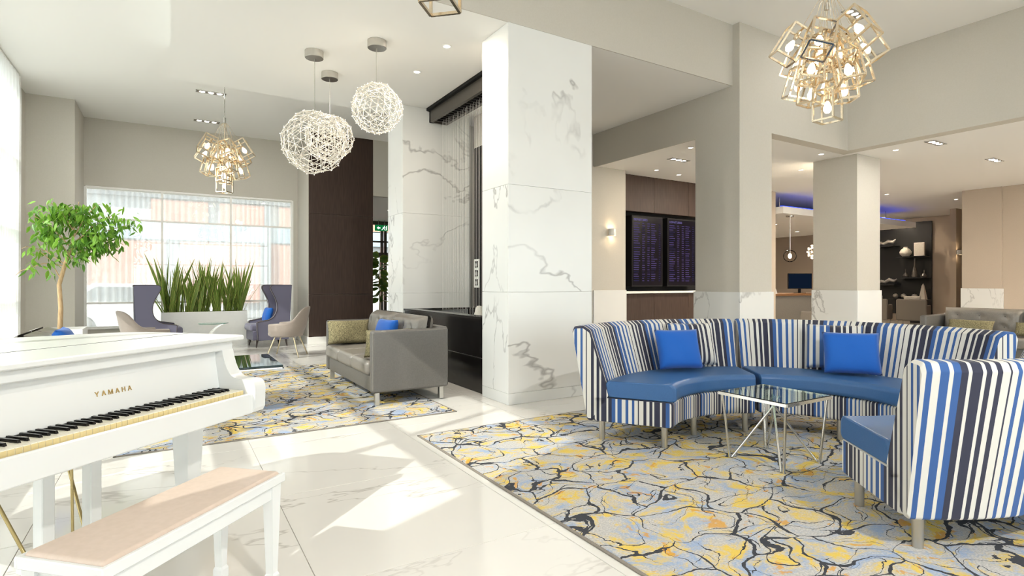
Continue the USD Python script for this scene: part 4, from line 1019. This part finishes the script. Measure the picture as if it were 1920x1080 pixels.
copy(s0, (.60, 12.35, HC), 0, 'three lamp slot light in the window side ceiling close to the back wall')
s1 = slot_light((7.73, 3.92, UP), 'three lamp slot light in the raised coffer beside the right chandelier', power=1.6)
fill_slot = None  # added fill lights for the coffer, unseen and stronger than the visible slots
for x, a in ((1.6, 'first'), (3.4, 'second'), (5.2, 'third'), (7.0, 'fourth')):
    for y, b in ((-2.8, 'behind the camera'), (.6, 'above the carpet')):
        lb = f'{a} added fill slot light from the left {b}, out of the picture'
        if fill_slot is None:
            fill_slot = slot_light((x, y, UP), lb, power=50)
        else:
            copy(fill_slot, (x, y, UP), 0, lb)
slot_light((7.55, 6.76, LOW), 'three lamp slot light in the niche ceiling before the departure screens', power=3, tint=(1, .86, .68))
s2 = slot_light((9.98, 3.88, LOW), 'three lamp slot light under the low ceiling at the right edge of the coffer', power=3)
for loc, lb in (((12.26, 3.89, LOW), 'three lamp slot light over the tufted sofa'),):
    copy(s2, loc, 0, lb)
s3 = slot_light((12.5, -.4, LOW), 'added three lamp fill light of the low room, out of the picture on the right', power=60, tint=(1, .84, .64))  # added warm fill, unseen, to brighten the low ceiling
for x, y, w in ((14.4, -.4, 'front right'), (11.2, -1.8, 'middle left'), (13.8, -1.8, 'middle right'), (11.2, -4.5, 'rear left'), (13.8, -4.5, 'rear right')):
    copy(s3, (x, y, LOW), 0, f'{w} added fill light of the low room, out of the picture')

# ------------------------------------------------------------------ chandeliers of glass lantern frames
def lantern(c, up, spin, w, h, bar=.015):
    """open box frame of flat bars hanging along -up with a lamp inside"""
    up = np.asarray(up, float); up /= np.linalg.norm(up); _, a, b = frame_of(up)
    a, b = math.cos(spin) * a + math.sin(spin) * b, -math.sin(spin) * a + math.cos(spin) * b
    q = w / 2; m = []
    for sx in (-1, 1):
        for sy in (-1, 1):
            m.append(box(sx * q - bar / 2, sy * q - bar / 2, -h / 2, sx * q + bar / 2, sy * q + bar / 2, h / 2))
    for sz in (-1, 1):
        for s in (-1, 1):
            m.append(box(-q, s * q - bar / 2, sz * h / 2 - bar / 2, q, s * q + bar / 2, sz * h / 2 + bar / 2))
            m.append(box(s * q - bar / 2, -q, sz * h / 2 - bar / 2, s * q + bar / 2, q, sz * h / 2 + bar / 2))
    m.append(box(-q, -.009, h / 2 - .004, q, .009, h / 2 + .004))
    m.append(rod((0, 0, h / 2), (0, 0, h * .22), .018, n=12))
    fr = basis(join(m), a, b, up, c)
    gl = []
    for s in (-1, 1):
        gl.append(box(-q + bar, s * (q - .002) - .001, -h / 2 + bar, q - bar, s * (q - .002) + .001, h / 2 - bar))
        gl.append(box(s * (q - .002) - .001, -q + bar, -h / 2 + bar, s * (q - .002) + .001, q - bar, h / 2 - bar))
    gl = basis(join(gl), a, b, up, c)
    bulb = basis(mv(lathe([(0, -.055), (.018, -.05), (.032, -.028), (.034, -.005), (.022, .03), (.012, .05), (0, .052)], 14), t=(0, 0, -.01)), a, b, up, c)
    return fr, gl, bulb

def chandelier(label, loc, rz, rod_len, seed, power=0.0):
    """origin at the centre of the cluster"""
    r = random.Random(seed)
    t = thing('lantern_chandelier', label, 'chandelier', loc=loc, rotz=rz)
    specs = []
    for k in range(6):
        az = 2 * PI * k / 6 + .2; specs.append(((math.cos(az) * .29, math.sin(az) * .29, .12 + .07 * (k % 2)), (-math.cos(az) * .62, -math.sin(az) * .62, 1), r.uniform(0, 1.5), .18, .27))
    for k in range(5):
        az = 2 * PI * k / 5 + .7; specs.append(((math.cos(az) * .225, math.sin(az) * .225, -.12 + .05 * (k % 2)), (-math.cos(az) * .28, -math.sin(az) * .28, 1), r.uniform(0, 1.5), .165, .25))
    for k in range(3):
        az = 2 * PI * k / 3 + .1; specs.append(((math.cos(az) * .11, math.sin(az) * .11, .10), (-math.cos(az) * .2, -math.sin(az) * .2, 1), r.uniform(0, 1.5), .15, .22))
    for k in range(2):
        az = 2 * PI * k / 2 + 1.0; specs.append(((math.cos(az) * .12, math.sin(az) * .12, -.23), (-math.cos(az) * .1, -math.sin(az) * .1, 1), r.uniform(0, 1.5), .15, .20))
    specs.append(((.0, .0, -.36), (0, 0, 1), .5, .165, .25))
    wires = []
    for c, up, sp, w, h in specs:
        fr, gl, bu = lantern(c, up, sp, w, h)
        f = part(t, 'lantern_frame', fr, 'champagne')
        part(f, 'bulb', bu, 'bulb_glow', True)
        u = np.array(up) / np.linalg.norm(up)
        wires.append(tube([np.array(c) + u * h / 2, (c[0] * .25, c[1] * .25, .55), (0, 0, .62)], .0022, 4))
    part(t, 'wires', join(wires), 'champagne')
    part(t, 'gather_ring', join(rod((0, 0, .60), (0, 0, .68), .022, n=14), rod((.01, 0, .47), (.01, 0, .53), .018, n=14)), 'nickel', 40)
    part(t, 'rod', rod((0, 0, .62), (0, 0, rod_len), .007, n=8), 'nickel', 40)
    part(t, 'canopy', rod((0, 0, rod_len - .03), (0, 0, rod_len), .065, n=24), 'nickel', 40)
    if not power:
        return t
    P = UsdLux.SphereLight.Define(stage, t + '/light')
    P.AddTranslateOp().Set(Gf.Vec3d(0, 0, -.02)); P.CreateRadiusAttr(.05); P.CreateIntensityAttr(power * LAMP); P.CreateColorAttr(Gf.Vec3f(1, .78, .5))
    return t
chandelier('cluster chandelier of tilted lantern frames hanging before the back window at the left', (.72, 9.8, 3.18), .4, HC - 3.18, 3)
chandelier('large cluster chandelier of tilted lantern frames over the striped banquettes', (4.82, 2.67, 3.16), 1.15, UP - 3.16, 4, 0.0)
chandelier('lantern chandelier at the top edge, of which only the lowest frame shows', (1.21, 2.70, 3.22), .3, UP - 3.22, 5, 0.0)

# ------------------------------------------------------------------ sphere pendants of wire with small lamps
def sphere_pendant(label, x, y, zc, rad, seed):
    t = thing('sphere_pendant', label, 'pendant lamp', loc=(x, y, zc), rotz=seed * .7)
    ico = trimesh.creation.icosphere(2, 1.0)
    rr = np.random.default_rng(seed)
    V = ico.vertices * (1 + rr.uniform(-.05, .05, (len(ico.vertices), 1)))
    V *= rad / np.linalg.norm(V, axis=1).max()
    part(t, 'wire_lattice', join([rod(V[a], V[b], .0032, n=5) for a, b in ico.edges_unique] + [rod(V[a], V[b], .0024, n=4) for a, b in rr.integers(0, len(V), (300, 2)) if .25 * rad < np.linalg.norm(V[a] - V[b]) < .9 * rad]), 'silver_wire', kind='stuff')
    part(t, 'led_lamps', join([mv(trimesh.creation.icosphere(0, .006), t=v * 1.02) for v in V]), 'led_glow', kind='stuff')
    top = SOF - zc
    part(t, 'cable', join(rod((0, 0, rad), (0, 0, top - .08), .0022, n=5), rod((.012, 0, rad * .9), (.012, 0, top - .08), .0018, n=5)), 'nickel')
    c = part(t, 'canopy', lathe([(0, top - .085), (.10, top - .085), (.105, top - .08), (.105, top - .001), (0, top - .001)], 36), 'nickel', 40)
    P = UsdLux.SphereLight.Define(stage, t + '/light'); P.CreateRadiusAttr(.06); P.CreateIntensityAttr(12.0 * LAMP); P.CreateColorAttr(Gf.Vec3f(1, .88, .68))
sphere_pendant('largest wire sphere pendant lamp, front left of the three', 1.44, 6.80, 2.93, .375, 1)
sphere_pendant('wire sphere pendant lamp partly hidden behind the largest one', 1.76, 7.40, 3.16, .315, 2)
sphere_pendant('smaller wire sphere pendant lamp nearest the marble pier, the highest of the three', 1.98, 6.14, 3.24, .29, 3)

# green exit sign in the vestibule
ex = thing('exit_sign', 'green illuminated exit sign with a running figure above the entrance door', 'sign', loc=(5.30, 16.6, 2.86))
part(ex, 'box', cbox(0, 0, 0, .40, .04, .18, .004), 'exit_green')
part(ex, 'arrow', mv(extrude([(.05, .08), (.10, .13), (.10, .10), (.16, .10), (.16, .06), (.10, .06), (.10, .03)], .002), rx=PI / 2, t=(0, -.001, .01)), 'exit_white')
fig = sg.LineString([(.28, .12), (.26, .07), (.30, .05), (.31, .02)]).buffer(.011).union(sg.LineString([(.26, .07), (.23, .06), (.21, .03)]).buffer(.011)).union(sg.LineString([(.24, .11), (.28, .115), (.32, .09)]).buffer(.009)).union(sg.Point(.292, .142).buffer(.014)).union(sg.box(.34, .02, .37, .15))
part(ex, 'running_figure', mv(extrude(fig, .002), rx=PI / 2, t=(0, -.001, .005)), 'exit_white')
part(ex, 'hanger', join(box(.1, .018, .18, .11, .022, .33), box(.29, .018, .18, .30, .022, .33)), 'nickel')

# ------------------------------------------------------------------ far rooms
ty = thing('floating_ceiling_panel', 'floating white ceiling panel with blue cove light in the far room', 'ceiling panel')
part(ty, 'panel', box(12.3, 7.85, 2.92, 18.9, 12.5, 3.08), 'ceiling_paint')
part(ty, 'cove_strip', box(12.5, 8.0, 3.10, 18.6, 8.06, 3.13), 'blue_led', label='glowing blue light strip')
part(ty, 'cove_strip', box(18.5, 8.0, 3.10, 18.56, 12.3, 3.13), 'blue_led', label='glowing blue light strip')
part(ty, 'hanger_rods', join(*[rod((x, y, 3.08), (x, y, LOW), .012, n=8) for x in (13, 15.5, 18.3) for y in (8.4, 12)]), 'nickel')
dp = thing('display_wall', 'dark display wall with shelves of white and silver ornaments in the far room', 'shelving')
part(dp, 'back_panel', box(20.93, 8.25, .25, 20.99, 10.3, 3.28), 'charcoal_wall')
SH = []
for y0, y1, z in ((8.30, 9.10, 2.14), (8.20 + .06, 9.05, 1.45), (9.15, 9.75, 2.52), (9.12, 9.75, 1.22), (8.50, 9.35, .76), (8.27, 8.49, .74)):
    part(dp, 'shelf', box(20.44, y0, z - .03, 20.93, y1, z), 'charcoal_wall')
def deco(name, m, mt, label, y, z, cat='ornament', group=None, x=20.66):
    single(name, m, mt, label, cat, 40, loc=(x, y, z), group=group)
deco('white_vase', lathe([(0, 0), (.09, 0), (.16, .08), (.17, .15), (.12, .24), (.06, .28), (.06, .32), (.045, .32), (.04, .27), (0, .26)], 28), 'white_relief', 'round white vase on the dark display wall', 8.88, 2.14, 'vase')
deco('relief_panel', cbox(-.04, -.15, 0, .04, .15, .44, .01), 'white_relief', 'white textured rectangular panel standing right of the round vase', 8.48, 2.14)
for y, h, lb in ((8.88, .28, 'left small glass decanter on the display wall'), (8.62, .62, 'tall slim glass decanter in the middle of the display wall'), (8.36, .24, 'right small glass decanter on the display wall')):
    deco('glass_decanter', lathe([(0, 0), (.075, 0), (.09, .05), (.055, h * .45), (.02, h * .6), (.022, h), (.012, h), (0, h * .55)], 20), 'smoked_silver', lb, y, 1.45, 'decanter')
deco('wave_sculpture', tube([(0, .3, .0), (0, .2, .09), (0, .08, .05), (0, -.05, .13), (0, -.2, .10), (0, -.28, .18)], [.02, .05, .05, .06, .05, .02], 8), 'silver_decor', 'upper wavy silver sculpture on the display wall', 9.45, 2.545)
deco('wave_sculpture', tube([(0, .3, .03), (0, .2, .09), (0, .08, .06), (0, -.05, .14), (0, -.2, .10), (0, -.28, .16)], [.02, .05, .05, .06, .05, .02], 8), 'silver_decor', 'lower wavy silver sculpture on the display wall', 9.42, 1.24)
for y, lb in ((9.18, 'left of the three silver balls on the display wall'), (8.94, 'middle one of the three silver balls on the display wall'), (8.62, 'right of the three silver balls on the display wall')):
    deco('silver_ball', mv(trimesh.creation.icosphere(3, .08), t=(0, 0, .08)), 'silver_decor', lb, y, .76, 'ball')
deco('obelisk', hull([(a * .09, b * .09, 0) for a in (-1, 1) for b in (-1, 1)] + [(a * .03, b * .03, .44) for a in (-1, 1) for b in (-1, 1)] + [(0, 0, .52)]), 'white_relief', 'white obelisk ornament at the lower right of the display wall', 8.38, .74)
single('bowl_stand', cbox(20.10, 8.20, 0, 20.42, 8.52, .42, .01), 'charcoal_wall', 'low dark block under the pale bowl by the display wall', 'plinth')
deco('bowl', lathe([(0, 0), (.05, 0), (.14, .12), (.16, .18), (.145, .18), (.12, .12), (0, .03)], 24), 'white_relief', 'small pale bowl below the obelisk on the display wall', 8.36, .42, 'bowl', x=20.26)
def lounge_chair(label, loc, rz):
    t = thing('lounge_chair', label, 'armchair', loc=loc, rotz=rz)
    part(t, 'backrest', rbox(-.40, -.38, .14, -.27, .38, .78, .04), 'grey_chair', 40)
    part(t, 'seat', rbox(-.27, -.30, .18, .38, .30, .44, .05), 'grey_chair', 40)
    for s in (-1, 1):
        part(t, 'armrest', rbox(-.30, s * .38 - (.08 if s > 0 else 0), .14, .38, s * .38 + (0 if s > 0 else .08), .60, .03), 'grey_chair', 40)
        for x in (-.33, .32):
            part(t, 'leg', rod((x, s * .32, 0), (x, s * .32, .15), .015, n=10), 'nickel', 40)
    return t
lounge_chair('left grey lounge chair with a white patterned cushion before the display wall', (18.95, 8.98, 0), math.radians(14))
lounge_chair('right grey lounge chair with a white patterned cushion before the display wall', (19.25, 8.06, 0), math.radians(14))
lounge_chair('grey lounge chair in the far room seen between the two square pillars', (13.1, 7.3, 0), math.radians(80))
for x, y, lb in ((18.95, 8.98, 'left'), (19.25, 8.06, 'right')):
    cushion('cushion', f'white patterned cushion on the {lb} grey lounge chair by the display wall', 'white_relief', (x - .13, y - .03, .69), 14, .3, .44, .40, .10)
bar = thing('bar_counter', 'wooden bar counter in the far room seen between the square pillars', 'counter', loc=(0, 0, 0))
part(bar, 'counter_top', cbox(12.7, 8.75, .93, 16.0, 9.5, .99, .008), 'wood_counter')
part(bar, 'counter_front', cbox(12.8, 8.85, 0, 15.9, 9.4, .93, .008), 'grey_chair')
mo = thing('monitor', 'dark computer monitor on the wooden bar counter', 'monitor', loc=(14.95, 9.05, .99), rotz=-.5)
part(mo, 'screen', cbox(-.34, -.02, .12, .34, .02, .55, .006), 'screen_black'); part(mo, 'display', box(-.32, -.022, .14, .32, -.02, .53), 'monitor_glow')
part(mo, 'stand', join(box(-.03, -.01, .01, .03, .03, .14), cbox(-.13, -.09, 0, .13, .09, .012, .003)), 'black_matte')
single('paper_tent', mv(extrude([(-.07, 0), (.07, 0), (0, .13)], .2), rx=PI / 2, t=(0, .1, 0)), 'white_trim', 'small white tent card on the wooden bar counter', 'card', loc=(13.55, 8.95, .99))
gp = thing('globe_pendant', 'clear glass globe pendant with a glowing bulb in the far room', 'pendant lamp', loc=(12.89, 8.05, 1.93))
part(gp, 'globe', mv(trimesh.creation.icosphere(3, .15), t=(0, 0, 0)), 'lamp_glass', True)
part(gp, 'bulb', mv(trimesh.creation.icosphere(2, .045), t=(0, 0, 0), s=(1, 1, 1.5)), 'bulb_glow', True)
part(gp, 'cord', rod((0, 0, .06), (0, 0, .985), .008, n=6), 'nickel')
part(gp, 'canopy', rod((0, 0, .955), (0, 0, .988), .09, n=20), 'nickel', 40)
fp_ = thing('starburst_pendant', 'ball shaped pendant of many small glowing lamps in the far room', 'pendant lamp', loc=(14.62, 8.4, 2.10))
ico = trimesh.creation.icosphere(1, .2)
part(fp_, 'spokes', join([rod(v * .12, v * .95, .006, n=5) for v in ico.vertices] + [mv(trimesh.creation.icosphere(1, .05), t=(0, 0, 0))]), 'champagne', kind='stuff')
part(fp_, 'led_lamps', join([mv(trimesh.creation.icosphere(1, .026), t=v) for v in ico.vertices]), 'bulb_glow', kind='stuff')
part(fp_, 'cord', rod((0, 0, .05), (0, 0, .819), .006, n=6), 'nickel')
for x, y, z, p in ((14.5, 9.5, 2.90, 260), (17.2, 10.5, 2.90, 260), (19.9, 9.2, 3.40, 180), (18.5, 3.0, 3.4, 0)):
    if p:
        t = thing('recessed_downlight', f'downlight of the far room ceiling near {"the bar counter" if x < 15 else "the display wall" if x > 19 else "the middle of the floating panel"}', 'downlight', loc=(x, y, z + (.02 if z < 3 else .02)))
        part(t, 'trim_ring', lathe([(.05, 0), (.075, 0), (.077, -.004), (.07, -.007), (.052, -.004), (.05, 0)], 20), 'white_trim', 40)
        part(t, 'lens', lathe([(0, -.0015), (.05, -.0015), (.05, -.0025), (0, -.0025)], 16), 'lamp_glow')
        L = UsdLux.DiskLight.Define(stage, t + '/light'); L.AddTranslateOp().Set(Gf.Vec3d(0, 0, -.012)); L.CreateRadiusAttr(.07); L.CreateIntensityAttr(p * 1.4 * LAMP); L.CreateColorAttr(Gf.Vec3f(1, .82, .6))
